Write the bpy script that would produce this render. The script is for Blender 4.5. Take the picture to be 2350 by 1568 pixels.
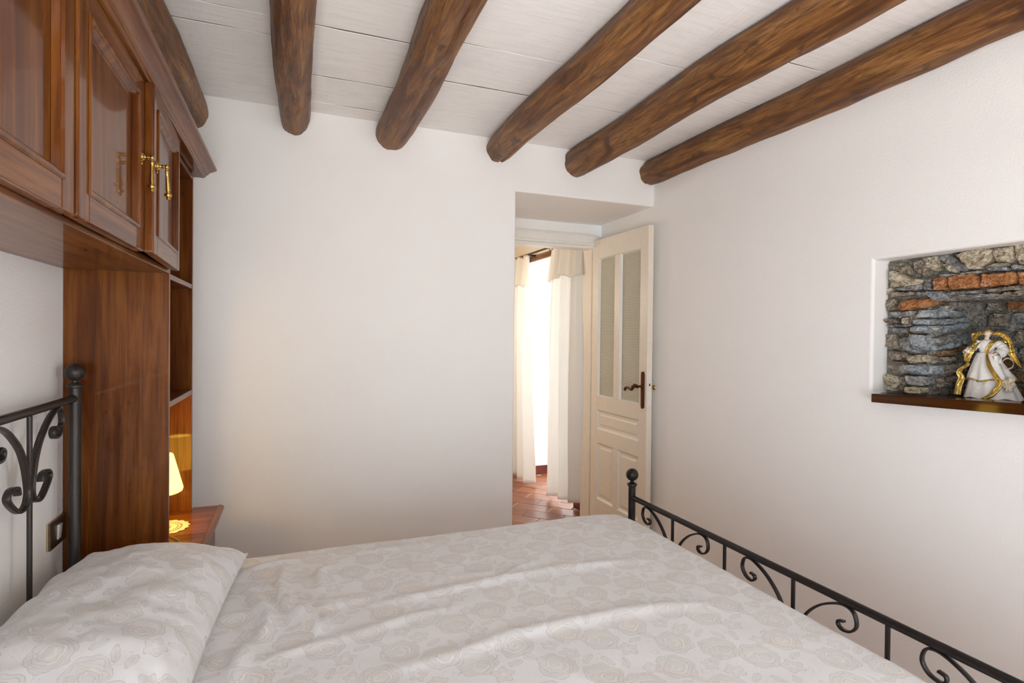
import bpy, bmesh, math, random
from mathutils import Vector, Matrix, noise as mn

random.seed(7)
PI = math.pi
scene = bpy.context.scene
for o in list(bpy.data.objects):
    bpy.data.objects.remove(o)

# ------------------------------------------------------------------ camera
CAM_H = 1.36
F_PX, IMG_W, IMG_H = 1270.0, 2350.0, 1568.0
YAW, PITCH, ROLL = math.radians(21.5), math.radians(-.62), math.radians(.6)
fw = Vector((math.sin(YAW)*math.cos(PITCH), math.cos(YAW)*math.cos(PITCH), math.sin(PITCH)))
rt0 = Vector((math.cos(YAW), -math.sin(YAW), 0))
up0 = rt0.cross(fw)
RT = rt0*math.cos(ROLL) + up0*math.sin(ROLL)
UP = up0*math.cos(ROLL) - rt0*math.sin(ROLL)
CAM = Vector((0, 0, CAM_H))
cd = bpy.data.cameras.new('camera')
cd.sensor_width = 36.0
cd.lens = F_PX*36.0/IMG_W
cd.clip_start = 0.02
cam = bpy.data.objects.new('camera', cd)
scene.collection.objects.link(cam)
cam.matrix_world = Matrix(((RT.x, UP.x, -fw.x, CAM.x), (RT.y, UP.y, -fw.y, CAM.y), (RT.z, UP.z, -fw.z, CAM.z), (0, 0, 0, 1)))
scene.camera = cam

# ------------------------------------------------------------------ world, daylight, exposure
vs = scene.view_settings
vs.view_transform = 'Standard'
vs.look = 'None'
vs.gamma = 1.0
vs.use_curve_mapping = False
vs.exposure = -.20
world = bpy.data.worlds.new('world')
scene.world = world
world.use_nodes = True
bgn = world.node_tree.nodes['Background']
bgn.inputs[0].default_value = (.75, .86, 1.0, 1)
bgn.inputs[1].default_value = 1.0
scene.cycles.use_denoising = True
scene.cycles.max_bounces = 8
scene.cycles.diffuse_bounces = 7
scene.cycles.glossy_bounces = 3
scene.cycles.transmission_bounces = 4
scene.cycles.use_adaptive_sampling = True
scene.cycles.adaptive_threshold = .08
scene.cycles.use_light_tree = False
scene.cycles.adaptive_min_samples = 12
scene.cycles.transparent_max_bounces = 12
scene.cycles.sample_clamp_indirect = 6.0

def area_light(name, loc, direction, sx, sy, power, color):
    ld = bpy.data.lights.new(name, 'AREA')
    ld.shape = 'RECTANGLE'
    ld.size, ld.size_y = sx, sy
    ld.energy = power
    ld.color = color
    o = bpy.data.objects.new(name, ld)
    scene.collection.objects.link(o)
    o.location = loc
    o.rotation_euler = Vector(direction).to_track_quat('-Z', 'Y').to_euler()
    return o
# daylight standing in unseen window openings behind the camera and in the next room's window
area_light('daylight_rear_window', (.11, -1.545, .80), (.15, 1, 0), 1.5, 1.2, 14, (.78, .90, 1.0))
g = area_light('added_ceiling_uplight', (.11, -1.535, .65), (.12, .50, .87), 1.5, .9, 60, (1.0, .97, .94))  # uplight added to brighten the ceiling, tilted up from the window
g.data.spread = math.radians(125)
area_light('daylight_side_window', (2.30, -.62, 1.15), (-1, .15, -.05), .95, 1.6, 36, (.84, .93, 1.0))
area_light('added_bedhead_fill', (-.75, -.62, 1.0), (1, .30, -.05), 1.0, 1.6, 44, (.82, .92, 1.0))  # fill light added in an invented window to even out the walls
area_light('daylight_next_room_window', (2.62, 4.43, 1.03), (-1, 0, 0), .95, 1.9, 28, (.95, .98, 1.0))

# ------------------------------------------------------------------ small helpers
C = scene.collection
def on_x(px, py, x):
    r = fw + RT*((px-IMG_W/2)/F_PX) - UP*((py-IMG_H/2)/F_PX)
    return CAM + r*(x/r.x)
def on_y(px, py, y):
    r = fw + RT*((px-IMG_W/2)/F_PX) - UP*((py-IMG_H/2)/F_PX)
    return CAM + r*(y/r.y)
def on_z(px, py, z):
    r = fw + RT*((px-IMG_W/2)/F_PX) - UP*((py-IMG_H/2)/F_PX)
    return CAM + r*((z-CAM_H)/r.z)

def put(o, parent=None):
    C.objects.link(o)
    if parent is not None:
        o.parent = parent
        if parent.type == 'EMPTY':
            o.matrix_parent_inverse = Matrix.Translation(-parent.location)
    return o
def tag(o, label=None, cat=None, group=None, kind=None):
    if label: o['label'] = label
    if cat: o['category'] = cat
    if group: o['group'] = group
    if kind: o['kind'] = kind
    return o
def thing(name, loc, label, cat, group=None):
    o = bpy.data.objects.new(name, None)
    o.empty_display_size = .05
    C.objects.link(o)
    o.location = loc
    return tag(o, label, cat, group)

class B:
    """collects shapes of ONE part, then makes one mesh object"""
    def __init__(s): s.v = []; s.f = []
    def add(s, vs_, fs):
        n = len(s.v)
        s.v += [tuple(v) for v in vs_]
        s.f += [tuple(i+n for i in f) for f in fs]
        return s
    def box(s, x0, x1, y0, y1, z0, z1):
        return s.add([(x0,y0,z0),(x1,y0,z0),(x1,y1,z0),(x0,y1,z0),(x0,y0,z1),(x1,y0,z1),(x1,y1,z1),(x0,y1,z1)],
                     [(0,3,2,1),(4,5,6,7),(0,1,5,4),(1,2,6,5),(2,3,7,6),(3,0,4,7)])
    def tube(s, path, rad, seg=12, caps=True, sx=1.0, up=None):
        path = [Vector(p) for p in path]
        n = len(path)
        rr = rad if isinstance(rad, (list, tuple)) else [rad]*n
        vs_ = []; fs = []
        T0 = (path[1]-path[0]).normalized()
        a = Vector(up) if up else (Vector((0,0,1)) if abs(T0.z) < .9 else Vector((1,0,0)))
        for i, p in enumerate(path):
            T = (path[min(i+1,n-1)]-path[max(i-1,0)]).normalized()
            a = (a - T*a.dot(T))
            a = a.normalized() if a.length > 1e-6 else T.orthogonal().normalized()
            b = T.cross(a)
            for k in range(seg):
                t = 2*PI*k/seg
                vs_.append(p + (a*math.cos(t)*sx + b*math.sin(t))*rr[i])
        for i in range(n-1):
            for k in range(seg):
                k2 = (k+1) % seg
                fs.append((i*seg+k, i*seg+k2, (i+1)*seg+k2, (i+1)*seg+k))
        if caps:
            fs.append(tuple(range(seg-1, -1, -1)))
            fs.append(tuple((n-1)*seg+k for k in range(seg)))
        return s.add(vs_, fs)
    def ribbon(s, path, wvec, w, th):
        """flat bar: width w along wvec, thickness th across the path"""
        path = [Vector(p) for p in path]; n = len(path)
        wv = Vector(wvec).normalized()
        vs_ = []; fs = []
        for i, p in enumerate(path):
            T = (path[min(i+1,n-1)]-path[max(i-1,0)]).normalized()
            nn = T.cross(wv).normalized()
            ww = w[i] if isinstance(w, (list, tuple)) else w
            for (a, b) in ((-.5,-.35),(-.36,-.5),(.36,-.5),(.5,-.35),(.5,.35),(.36,.5),(-.36,.5),(-.5,.35)):
                vs_.append(p + wv*(a*ww) + nn*(b*th))
        for i in range(n-1):
            for k in range(8):
                fs.append((i*8+k, i*8+(k+1)%8, (i+1)*8+(k+1)%8, (i+1)*8+k))
        fs.append(tuple(range(7,-1,-1))); fs.append(tuple((n-1)*8+k for k in range(8)))
        return s.add(vs_, fs)
    def lathe(s, prof, c=(0,0,0), seg=24, axis='z', mod=None):
        c = Vector(c); vs_ = []; fs = []
        for (r, h) in prof:
            for k in range(seg):
                t = 2*PI*k/seg
                rr = r*(mod(t, h) if mod else 1)
                if axis == 'z': q = Vector((rr*math.cos(t), rr*math.sin(t), h))
                elif axis == 'x': q = Vector((h, rr*math.cos(t), rr*math.sin(t)))
                else: q = Vector((rr*math.sin(t), h, rr*math.cos(t)))
                vs_.append(c+q)
        for i in range(len(prof)-1):
            for k in range(seg):
                fs.append((i*seg+k, i*seg+(k+1)%seg, (i+1)*seg+(k+1)%seg, (i+1)*seg+k))
        fs.append(tuple(range(seg-1,-1,-1)))
        fs.append(tuple((len(prof)-1)*seg+k for k in range(seg)))
        return s.add(vs_, fs)
    def sphere(s, c, r, seg=20, rings=12, sc=(1,1,1)):
        c = Vector(c); vs_ = [c+Vector((0,0,r*sc[2]))]; fs = []
        for i in range(1, rings):
            a = PI*i/rings
            for k in range(seg):
                t = 2*PI*k/seg
                vs_.append(c+Vector((r*sc[0]*math.sin(a)*math.cos(t), r*sc[1]*math.sin(a)*math.sin(t), r*sc[2]*math.cos(a))))
        vs_.append(c-Vector((0,0,r*sc[2])))
        for k in range(seg): fs.append((0, 1+k, 1+(k+1)%seg))
        for i in range(rings-2):
            for k in range(seg):
                a_ = 1+i*seg+k; b_ = 1+i*seg+(k+1)%seg
                fs.append((a_, a_+seg, b_+seg, b_))
        L = len(vs_)-1; o_ = 1+(rings-2)*seg
        for k in range(seg): fs.append((L, o_+(k+1)%seg, o_+k))
        return s.add(vs_, fs)
    def grid(s, fn, nu, nv, closed=False, flip=False):
        vs_ = []; fs = []
        for i in range(nu):
            for j in range(nv):
                vs_.append(fn(i/(nu-1), j/(nv-1)))
        for i in range(nu-1):
            for j in range(nv-1):
                q = (i*nv+j, (i+1)*nv+j, (i+1)*nv+j+1, i*nv+j+1)
                fs.append(q[::-1] if flip else q)
        return s.add(vs_, fs)
    def make(s, name, mat, parent=None, bevel=0, seg=2, angle=38, smooth=True, fix=True, solid=0, sub=0):
        me = bpy.data.meshes.new(name)
        me.from_pydata(s.v, [], s.f)
        if fix:
            bm = bmesh.new(); bm.from_mesh(me)
            bmesh.ops.recalc_face_normals(bm, faces=bm.faces)
            bm.to_mesh(me); bm.free()
        if mat: me.materials.append(M[mat] if isinstance(mat, str) else mat)
        if smooth:
            me.shade_smooth()
            me.set_sharp_from_angle(angle=math.radians(angle))
        o = bpy.data.objects.new(name, me)
        put(o, parent)
        if solid:
            m = o.modifiers.new('solid', 'SOLIDIFY'); m.thickness = solid; m.offset = 0
        if bevel:
            m = o.modifiers.new('bevel', 'BEVEL'); m.width = bevel; m.segments = seg; m.limit_method = 'ANGLE'; m.angle_limit = math.radians(40)
            m.harden_normals = True
        if sub:
            m = o.modifiers.new('sub', 'SUBSURF'); m.levels = sub; m.render_levels = sub
        return o

def spline(pts, n=8):
    """Catmull-Rom through the points"""
    P = [Vector(p) for p in pts]
    Q = [P[0]*2-P[1]] + P + [P[-1]*2-P[-2]]
    out = []
    for i in range(1, len(Q)-2):
        for k in range(n):
            t = k/n
            a, b, c, d = Q[i-1], Q[i], Q[i+1], Q[i+2]
            out.append(.5*((2*b) + (c-a)*t + (2*a-5*b+4*c-d)*t*t + (3*b-a-3*c+d)*t*t*t))
    out.append(P[-1])
    return out

# ------------------------------------------------------------------ materials
M = {}
class NT:
    """tiny wrapper so that node graphs read like formulas"""
    def __init__(s, name):
        s.m = bpy.data.materials.new(name); s.m.use_nodes = True
        s.t = s.m.node_tree; s.n = s.t.nodes
        s.p = s.n['Principled BSDF']; s.out = s.n['Material Output']
        M[name] = s.m
    def node(s, typ, **kw):
        nd = s.n.new(typ)
        for k, v in kw.items(): setattr(nd, k, v)
        return nd
    def link(s, a, b):
        if hasattr(a, 'is_linked') or isinstance(a, bpy.types.NodeSocket): s.t.links.new(a, b)
        else: b.default_value = a
    def m_(s, op, a, b=None, c=None, clamp=False):
        nd = s.n.new('ShaderNodeMath'); nd.operation = op; nd.use_clamp = clamp
        for i, v in enumerate((a, b, c)):
            if v is not None: s.link(v, nd.inputs[i])
        return nd.outputs[0]
    def add(s, a, b): return s.m_('ADD', a, b)
    def sub(s, a, b): return s.m_('SUBTRACT', a, b)
    def mul(s, a, b): return s.m_('MULTIPLY', a, b)
    def coord(s, kind='Object'): return s.node('ShaderNodeTexCoord').outputs[kind]
    def mapping(s, vec, scale=(1,1,1), rot=(0,0,0), loc=(0,0,0)):
        nd = s.n.new('ShaderNodeMapping'); s.link(vec, nd.inputs['Vector'])
        nd.inputs['Scale'].default_value = scale; nd.inputs['Rotation'].default_value = rot; nd.inputs['Location'].default_value = loc
        return nd.outputs[0]
    def noise(s, vec, scale, detail=4, rough=.5, dist=0, out='Fac'):
        nd = s.n.new('ShaderNodeTexNoise'); s.link(vec, nd.inputs['Vector'])
        nd.inputs['Scale'].default_value = scale; nd.inputs['Detail'].default_value = detail
        nd.inputs['Roughness'].default_value = rough; nd.inputs['Distortion'].default_value = dist
        return nd.outputs[out]
    def ramp(s, fac, stops, interp='LINEAR'):
        nd = s.n.new('ShaderNodeValToRGB'); s.link(fac, nd.inputs[0])
        cr = nd.color_ramp; cr.interpolation = interp
        while len(cr.elements) < len(stops): cr.elements.new(.5)
        for e, (p, c) in zip(cr.elements, stops):
            e.position = p; e.color = (c, c, c, 1) if isinstance(c, (int, float)) else (*c, 1)
        return nd.outputs[0]
    def mix(s, fac, a, b, typ='MIX'):
        nd = s.n.new('ShaderNodeMix'); nd.data_type = 'RGBA'; nd.blend_type = typ
        s.link(fac, nd.inputs[0])
        for v, i in ((a, 6), (b, 7)):
            if isinstance(v, tuple): nd.inputs[i].default_value = (*v, 1)
            else: s.link(v, nd.inputs[i])
        return nd.outputs[2]
    def bump(s, h, strength=.3, dist=.01, prev=None):
        nd = s.n.new('ShaderNodeBump'); s.link(h, nd.inputs['Height'])
        nd.inputs['Strength'].default_value = strength; nd.inputs['Distance'].default_value = dist
        if prev is not None: s.link(prev, nd.inputs['Normal'])
        return nd.outputs[0]
    def rnd(s): return s.node('ShaderNodeObjectInfo').outputs['Random']
    def done(s, color=None, rough=.5, metal=0, normal=None, spec=None, coat=0, coat_rough=.1, trans=0, ior=None, emit=None, emit_s=0, sheen=0, alpha=None):
        p = s.p
        if color is not None:
            if isinstance(color, tuple): p.inputs['Base Color'].default_value = (*color, 1)
            else: s.link(color, p.inputs['Base Color'])
        s.link(rough, p.inputs['Roughness']); s.link(metal, p.inputs['Metallic'])
        if normal is not None: s.link(normal, p.inputs['Normal'])
        if spec is not None: p.inputs['Specular IOR Level'].default_value = spec
        p.inputs['Coat Weight'].default_value = coat; p.inputs['Coat Roughness'].default_value = coat_rough
        p.inputs['Transmission Weight'].default_value = trans
        if ior: p.inputs['IOR'].default_value = ior
        if emit: p.inputs['Emission Color'].default_value = (*emit, 1); p.inputs['Emission Strength'].default_value = emit_s
        if sheen: p.inputs['Sheen Weight'].default_value = sheen
        return s.m

def plaster(name, col, col2, bump=.25):
    t = NT(name); v = t.coord()
    a = t.noise(v, 1.3, 3, .5)
    c = t.mix(t.ramp(a, [(.35, 0.), (.7, 1.)]), col, col2)
    h = t.noise(v, 135, 2, .6)
    t.done(c, .92, normal=t.bump(h, bump, .004), spec=.2)
plaster('plaster', (.905, .885, .86), (.885, .865, .84))
plaster('plaster_smooth', (.90, .89, .88), (.88, .87, .86), .12)
plaster('plaster_lamp_tint', (.82, .74, .60), (.80, .71, .56), .15)  # warm lamp light of the next room put into the wall colour

def boards():
    t = NT('whitewashed_board'); v = t.coord(); r = t.rnd()
    vv = t.node('ShaderNodeVectorMath', operation='ADD'); t.link(v, vv.inputs[0])
    cb = t.node('ShaderNodeCombineXYZ'); t.link(t.mul(r, 37.0), cb.inputs[0]); t.link(t.mul(r, 11.0), cb.inputs[1]); t.link(cb.outputs[0], vv.inputs[1])
    v2 = vv.outputs[0]
    st = t.noise(t.mapping(v2, (3, 26, 8)), 2.2, 3, .6, .4)
    bl = t.noise(v2, 3.2, 3, .6)
    rub = t.noise(t.mapping(v2, (50, 9, 10)), 1.6, 3, .65)
    c = t.mix(t.ramp(st, [(.30, .5), (.55, 0.)]), (.885, .875, .86), (.76, .745, .73))
    c = t.mix(t.ramp(bl, [(.56, 0.), (.78, .55)]), c, (.72, .725, .735))
    c = t.mix(t.ramp(rub, [(.60, 0.), (.75, .5)]), c, (.90, .895, .885))
    t.done(c, .85, normal=t.bump(rub, .25, .005), spec=.2)
boards()

def log_wood():
    t = NT('log_wood'); v = t.coord(); r = t.rnd()
    cb = t.node('ShaderNodeCombineXYZ'); t.link(t.mul(r, 9.0), cb.inputs[0]); t.link(t.mul(r, 23.0), cb.inputs[1]); t.link(t.mul(r, 5.0), cb.inputs[2])
    vv = t.node('ShaderNodeVectorMath', operation='ADD'); t.link(v, vv.inputs[0]); t.link(cb.outputs[0], vv.inputs[1]); v = vv.outputs[0]
    g = t.noise(t.mapping(v, (10, 1.1, 10)), 1.9, 4, .62, 1.0)
    f = t.noise(t.mapping(v, (44, 3.2, 44)), 2.2, 3, .6, .9)
    k = t.noise(t.mapping(v, (5, 2.2, 5)), 1.9, 2, .5, 2.2)
    c = t.ramp(g, [(.30, (.058, .018, .005)), (.44, (.155, .055, .012)), (.57, (.26, .108, .025)), (.74, (.38, .195, .060))])
    c = t.mix(t.ramp(f, [(.38, .75), (.56, 0.)]), c, (.085, .030, .008))
    c = t.mix(t.ramp(f, [(.60, 0.), (.75, .4)]), c, (.50, .28, .10))
    c = t.mix(t.ramp(k, [(.60, 0.), (.70, .8)]), c, (.060, .020, .007))
    h = t.add(t.mul(f, .8), t.mul(k, -.8))
    t.done(c, t.ramp(f, [(.3, .40), (.7, .60)]), normal=t.bump(h, .6, .010), spec=.5)
log_wood()

def cherry(name, axis, dark=1.0):
    t = NT(name); v = t.coord()
    sc = {'z': (16, 16, .9), 'y': (16, .9, 16), 'x': (.9, 16, 16)}[axis]
    g = t.noise(t.mapping(v, sc), 1.5, 4, .55, .9)
    sc2 = {'z': (90, 90, 3), 'y': (90, 3, 90), 'x': (3, 90, 90)}[axis]
    f = t.noise(t.mapping(v, sc2), 2.0, 3, .6)
    c = t.ramp(g, [(.30, (.080*dark, .0180*dark, .0030*dark)), (.50, (.155*dark, .044*dark, .0060*dark)), (.72, (.235*dark, .080*dark, .0120*dark))])
    c = t.mix(t.ramp(f, [(.35, .45), (.55, 0.)]), c, (.065*dark, .017*dark, .004*dark))
    t.done(c, .42, coat=.50, coat_rough=.06, spec=.1)
cherry('cherry', 'z'); cherry('cherry_y', 'y'); cherry('cherry_x', 'x')
cherry('walnut_dark', 'y', .34)

def metal_paint():
    t = NT('iron'); v = t.coord()
    h = t.noise(v, 420, 2)
    t.done((.018, .013, .012), .34, .35, t.bump(h, .12, .001), spec=.5)
    t = NT('iron_grey'); v = t.coord(); h = t.noise(v, 420, 2)
    t.done((.045, .036, .031), .38, .35, t.bump(h, .15, .001), spec=.5)
metal_paint()
def simple(name, col, rough=.5, metal=0., **kw):
    t = NT(name); v = t.coord()
    n = t.noise(v, 30, 3)
    c = t.mix(t.ramp(n, [(.3, 0.), (.7, 1.)]), tuple(x*.975 for x in col), tuple(min(1, x*1.02) for x in col))
    bs = kw.pop('bump', 0)
    nm = t.bump(t.noise(v, kw.pop('bscale', 60), 3), bs, .002) if bs else None
    t.done(c, rough, metal, nm, **kw)
simple('brass', (.55, .36, .10), .24, 1.0)
simple('bronze', (.13, .042, .018), .34, .75)
simple('switch_bronze', (.17, .12, .085), .35, .7)
simple('gold_edge', (.62, .47, .22), .3, .9)
simple('white_plastic', (.80, .80, .78), .35)
simple('porcelain', (.82, .78, .70), .25)
simple('cream_paint', (.84, .765, .645), .42, bump=.06, bscale=18)
simple('white_paint', (.85, .83, .78), .45, bump=.06, bscale=18)
simple('joint_shade', (.17, .145, .12), .95)  # shade tone for the side faces of the ceiling boards
simple('dark_hole', (.02, .017, .015), .9)
simple('rod_iron', (.05, .028, .015), .5, .4)
simple('ring_wood', (.30, .10, .035), .4)
simple('doily_lace', (.66, .58, .45), .9)
simple('cord_brown', (.09, .04, .02), .5)
simple('grout', (.45, .36, .28), .95, bump=.3)
simple('white_frame', (.78, .77, .74), .4)

def lampshade():
    t = NT('opal_glass')
    t.done((.45, .42, .30), .3, emit=(1.0, .60, .055), emit_s=8.5)
lampshade()
def thin_glass():
    t = NT('window_glass')
    tr = t.node('ShaderNodeBsdfTransparent'); gl = t.node('ShaderNodeBsdfGlossy'); gl.inputs['Roughness'].default_value = .03
    lw = t.node('ShaderNodeLayerWeight'); lw.inputs[0].default_value = .15
    mx = t.node('ShaderNodeMixShader')
    t.link(t.mul(lw.outputs['Fresnel'], .6), mx.inputs[0]); t.link(tr.outputs[0], mx.inputs[1]); t.link(gl.outputs[0], mx.inputs[2])
    t.link(mx.outputs[0], t.out.inputs[0])
thin_glass()
def cast_glass():
    t = NT('patterned_glass'); v = t.coord()
    sep = t.node('ShaderNodeSeparateXYZ'); t.link(v, sep.inputs[0])
    wy = t.m_('SINE', t.mul(sep.outputs[1], 2*PI/.0085)); wz = t.m_('SINE', t.mul(sep.outputs[2], 2*PI/.0105))
    h = t.add(wy, wz)
    bm_ = t.bump(h, .5, .0015)
    c = t.mix(t.ramp(h, [(.0, 1.), (.55, 0.)]), (.76, .735, .60), (.47, .44, .33))
    t.done(c, .2, normal=bm_, trans=.0, spec=.45, ior=1.45)
cast_glass()
def tile():
    t = NT('terracotta'); v = t.coord(); r = t.rnd()
    n = t.noise(v, 7, 4, .6)
    c = t.ramp(t.add(t.mul(n, .8), t.mul(r, .35)), [(.28, (.15, .034, .011)), (.55, (.25, .075, .028)), (.85, (.35, .15, .072))])
    t.done(c, .28, normal=t.bump(t.noise(v, 25, 3), .12, .003), spec=.5)
    t = NT('terracotta_floor'); v = t.coord()
    br = t.node('ShaderNodeTexBrick'); t.link(t.mapping(v, (1, 1, 1), (0, 0, PI/4)), br.inputs['Vector'])
    br.inputs['Scale'].default_value = 1.0; br.inputs['Brick Width'].default_value = .30; br.inputs['Row Height'].default_value = .148
    br.inputs['Mortar Size'].default_value = .004
    br.inputs['Color1'].default_value = (.42, .22, .13, 1); br.inputs['Color2'].default_value = (.48, .27, .17, 1); br.inputs['Mortar'].default_value = (.42, .33, .25, 1)
    t.done(br.outputs['Color'], .3)
    t = NT('skirting_tile'); v = t.coord()
    c = t.ramp(t.noise(v, 9, 3), [(.3, (.10, .014, .008)), (.7, (.17, .03, .015))])
    t.done(c, .25)
tile()
def rock(name, ca, cb, cc, rough_b=1.0):
    t = NT(name); v = t.coord(); r = t.rnd()
    cmb = t.node('ShaderNodeCombineXYZ'); t.link(t.mul(r, 3.0), cmb.inputs[0]); t.link(t.mul(r, 7.0), cmb.inputs[1])
    vv = t.node('ShaderNodeVectorMath', operation='ADD'); t.link(v, vv.inputs[0]); t.link(cmb.outputs[0], vv.inputs[1]); v = vv.outputs[0]
    a = t.noise(t.mapping(v, (1, 1, 2.0)), 26, 4, .62, .7)
    b = t.noise(v, 110, 3, .65)
    c = t.ramp(a, [(.32, ca), (.5, cb), (.68, cc)])
    c = t.mix(t.ramp(b, [(.30, .75), (.5, 0.)]), c, tuple(x*.42 for x in ca))
    c = t.mix(t.ramp(b, [(.60, 0.), (.78, .5)]), c, tuple(min(1, x*1.5) for x in cc))
    t.done(c, .9, normal=t.bump(t.add(a, t.mul(b, .7)), 1.0*rough_b, .014), spec=.2)
rock('stone_grey', (.16, .155, .15), (.32, .31, .295), (.54, .52, .49))
rock('stone_brown', (.17, .135, .10), (.33, .275, .21), (.54, .47, .375))
rock('stone_tan', (.28, .22, .14), (.58, .49, .35), (.84, .78, .66))
rock('stone_blue', (.21, .23, .245), (.36, .385, .40), (.54, .56, .56))
rock('stone_rust', (.16, .085, .045), (.26, .15, .075), (.38, .25, .14))
rock('brick_orange', (.30, .125, .055), (.52, .215, .075), (.62, .36, .21))
rock('mortar', (.17, .15, .125), (.29, .26, .22), (.46, .42, .355))

def rose_fabric(name, white=(.765, .76, .76)):
    t = NT(name); v = t.coord('UV')
    wob = t.node('ShaderNodeTexNoise'); t.link(v, wob.inputs['Vector']); wob.inputs['Scale'].default_value = 55; wob.inputs['Detail'].default_value = 2
    sub = t.node('ShaderNodeVectorMath', operation='MULTIPLY_ADD'); t.link(wob.outputs['Color'], sub.inputs[0])
    sub.inputs[1].default_value = (.013, .013, 0); sub.inputs[2].default_value = (-.0065, -.0065, 0)
    ad = t.node('ShaderNodeVectorMath', operation='ADD'); t.link(v, ad.inputs[0]); t.link(sub.outputs[0], ad.inputs[1])
    sep = t.node('ShaderNodeSeparateXYZ'); t.link(ad.outputs[0], sep.inputs[0])
    X, Y = sep.outputs[0], sep.outputs[1]
    PX, PY = .322, .193
    def local(cx, cy, px=PX, py=PY):
        dx = t.sub(t.m_('FLOORED_MODULO', t.add(X, px/2-cx+px*20), px), px/2)
        dy = t.sub(t.m_('FLOORED_MODULO', t.add(Y, py/2-cy+py*20), py), py/2)
        return dx, dy
    def polar(dx, dy):
        return t.m_('SQRT', t.add(t.mul(dx, dx), t.mul(dy, dy))), t.m_('ARCTAN2', dy, dx)
    def band(x, c, w):
        return t.m_('LESS_THAN', t.m_('ABSOLUTE', t.sub(x, c)), w)
    def mx(a, b): return t.m_('MAXIMUM', a, b)
    fill = line = cream = None
    def acc(old, new): return new if old is None else mx(old, new)
    def lobed(r, th, R, k, amp, ph):
        return t.m_('DIVIDE', r, t.mul(R, t.add(1.0, t.mul(amp, t.m_('SINE', t.add(t.mul(th, k), ph))))))
    # two open roses and two side-on roses in each repeat
    for (cx, cy, kind, ph) in ((0, 0, 'a', 0.), (-.060, -.084, 'a', 2.), (.085, -.060, 'b', 1.), (.155, .075, 'b', 3.)):
        dx, dy = local(cx, cy); r, th = polar(dx, dy)
        tt = lobed(r, th, .046, 6.0, .05, ph)
        ins = t.m_('LESS_THAN', tt, 1.0)
        fill = acc(fill, ins)
        line = acc(line, band(tt, 1.0, .018))
        line = acc(line, band(lobed(r, th, .0375, 5.0, .09, ph+1), 1.0, .020))
        line = acc(line, t.mul(band(lobed(r, th, .0300, 3.0, .16, ph+2.2), 1.0, .022), t.m_('GREATER_THAN', t.m_('SINE', t.add(t.mul(th, 2.0), ph)), -.2)))
        if kind == 'a':
            sp = t.add(lobed(r, th, .024, 4.0, .06, ph), t.mul(t.sub(th, 0), .035))
            ring = t.mul(band(sp, 1.0, .11), t.m_('GREATER_THAN', t.m_('SINE', t.add(th, ph+.6)), -.72))
            cream = acc(cream, ring)
            line = acc(line, band(sp, 1.17, .03)); line = acc(line, band(sp, .84, .03))
            s2 = t.add(t.m_('DIVIDE', r, .010), t.mul(th, .10))
            cream = acc(cream, t.mul(band(s2, 1.0, .30), t.m_('GREATER_THAN', t.m_('SINE', t.add(th, ph+2.)), -.2)))
        else:
            e1 = t.sub(t.m_('ABSOLUTE', t.add(dy, t.add(-.014, t.mul(dx, t.mul(dx, 9.0))))), 0.0)
            cream = acc(cream, t.mul(t.mul(t.m_('LESS_THAN', e1, .0022), t.m_('LESS_THAN', tt, .80)), 1.0))
            e2 = t.m_('ABSOLUTE', t.add(dy, t.add(-.023, t.mul(dx, t.mul(dx, 8.0)))))
            cream = acc(cream, t.mul(t.m_('LESS_THAN', e2, .0012), t.m_('LESS_THAN', tt, .85)))
            dx2, dy2 = t.sub(dx, .006), t.add(dy, .010)
            r2, th2 = polar(dx2, dy2)
            sp = t.add(t.m_('DIVIDE', r2, .017), t.mul(th2, .05))
            cream = acc(cream, t.mul(band(sp, 1.0, .17), t.m_('GREATER_THAN', t.m_('SINE', t.add(th2, 3.9)), -.35)))
            line = acc(line, band(sp, 1.22, .04)); line = acc(line, band(sp, .78, .04))
    # small flowers, leaves and buds between them
    for (cx, cy, R, k, ph) in ((.055, .045, .021, 5., 0.), (-.125, .015, .023, 5., 1.), (.02, .087, .018, 5., 2.), (-.115, -.068, .019, 5., .5)):
        dx, dy = local(cx, cy); r, th = polar(dx, dy)
        tt = lobed(r, th, R, k, .18, ph)
        fill = acc(fill, t.mul(t.m_('LESS_THAN', tt, 1.0), .8))
        line = acc(line, band(tt, 1.0, .05))
        line = acc(line, t.mul(band(t.m_('SINE', t.mul(th, k)), -.9, .06), t.m_('LESS_THAN', tt, .8)))
        cream = acc(cream, t.m_('LESS_THAN', tt, .28))
    for (cx, cy, an) in ((.085, .012, .6), (-.045, .052, 2.2), (-.085, .045, .3), (.125, -.012, 1.8), (-.16, -.03, 1.2), (.045, -.095, .2)):
        dx, dy = local(cx, cy)
        a = t.add(t.mul(dx, math.cos(an)), t.mul(dy, math.sin(an))); b = t.sub(t.mul(dy, math.cos(an)), t.mul(dx, math.sin(an)))
        e = t.add(t.m_('POWER', t.m_('DIVIDE', a, .020), 2.0), t.m_('POWER', t.m_('DIVIDE', b, .009), 2.0))
        fill = acc(fill, t.mul(t.m_('LESS_THAN', e, 1.0), .8))
        line = acc(line, band(e, 1.0, .12))
        line = acc(line, t.mul(t.m_('LESS_THAN', t.m_('ABSOLUTE', b), .0006), t.m_('LESS_THAN', e, 1.0)))
    # thin stems
    n1 = t.noise(v, 16, 2, .5, 1.5)
    line = acc(line, t.mul(band(n1, .5, .004), .8))
    cl = t.noise(v, 6, 2)
    ground = t.mix(t.ramp(cl, [(.35, 0.), (.7, 1.)]), white, tuple(x*.965 for x in white))
    fillc = t.mix(t.ramp(t.noise(v, 4.5, 3), [(.35, 0.), (.65, 1.)]), (.685, .68, .67), (.705, .685, .67))
    c = t.mix(fill, ground, fillc)
    c = t.mix(t.mul(line, .50), c, (.47, .43, .39))
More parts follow.
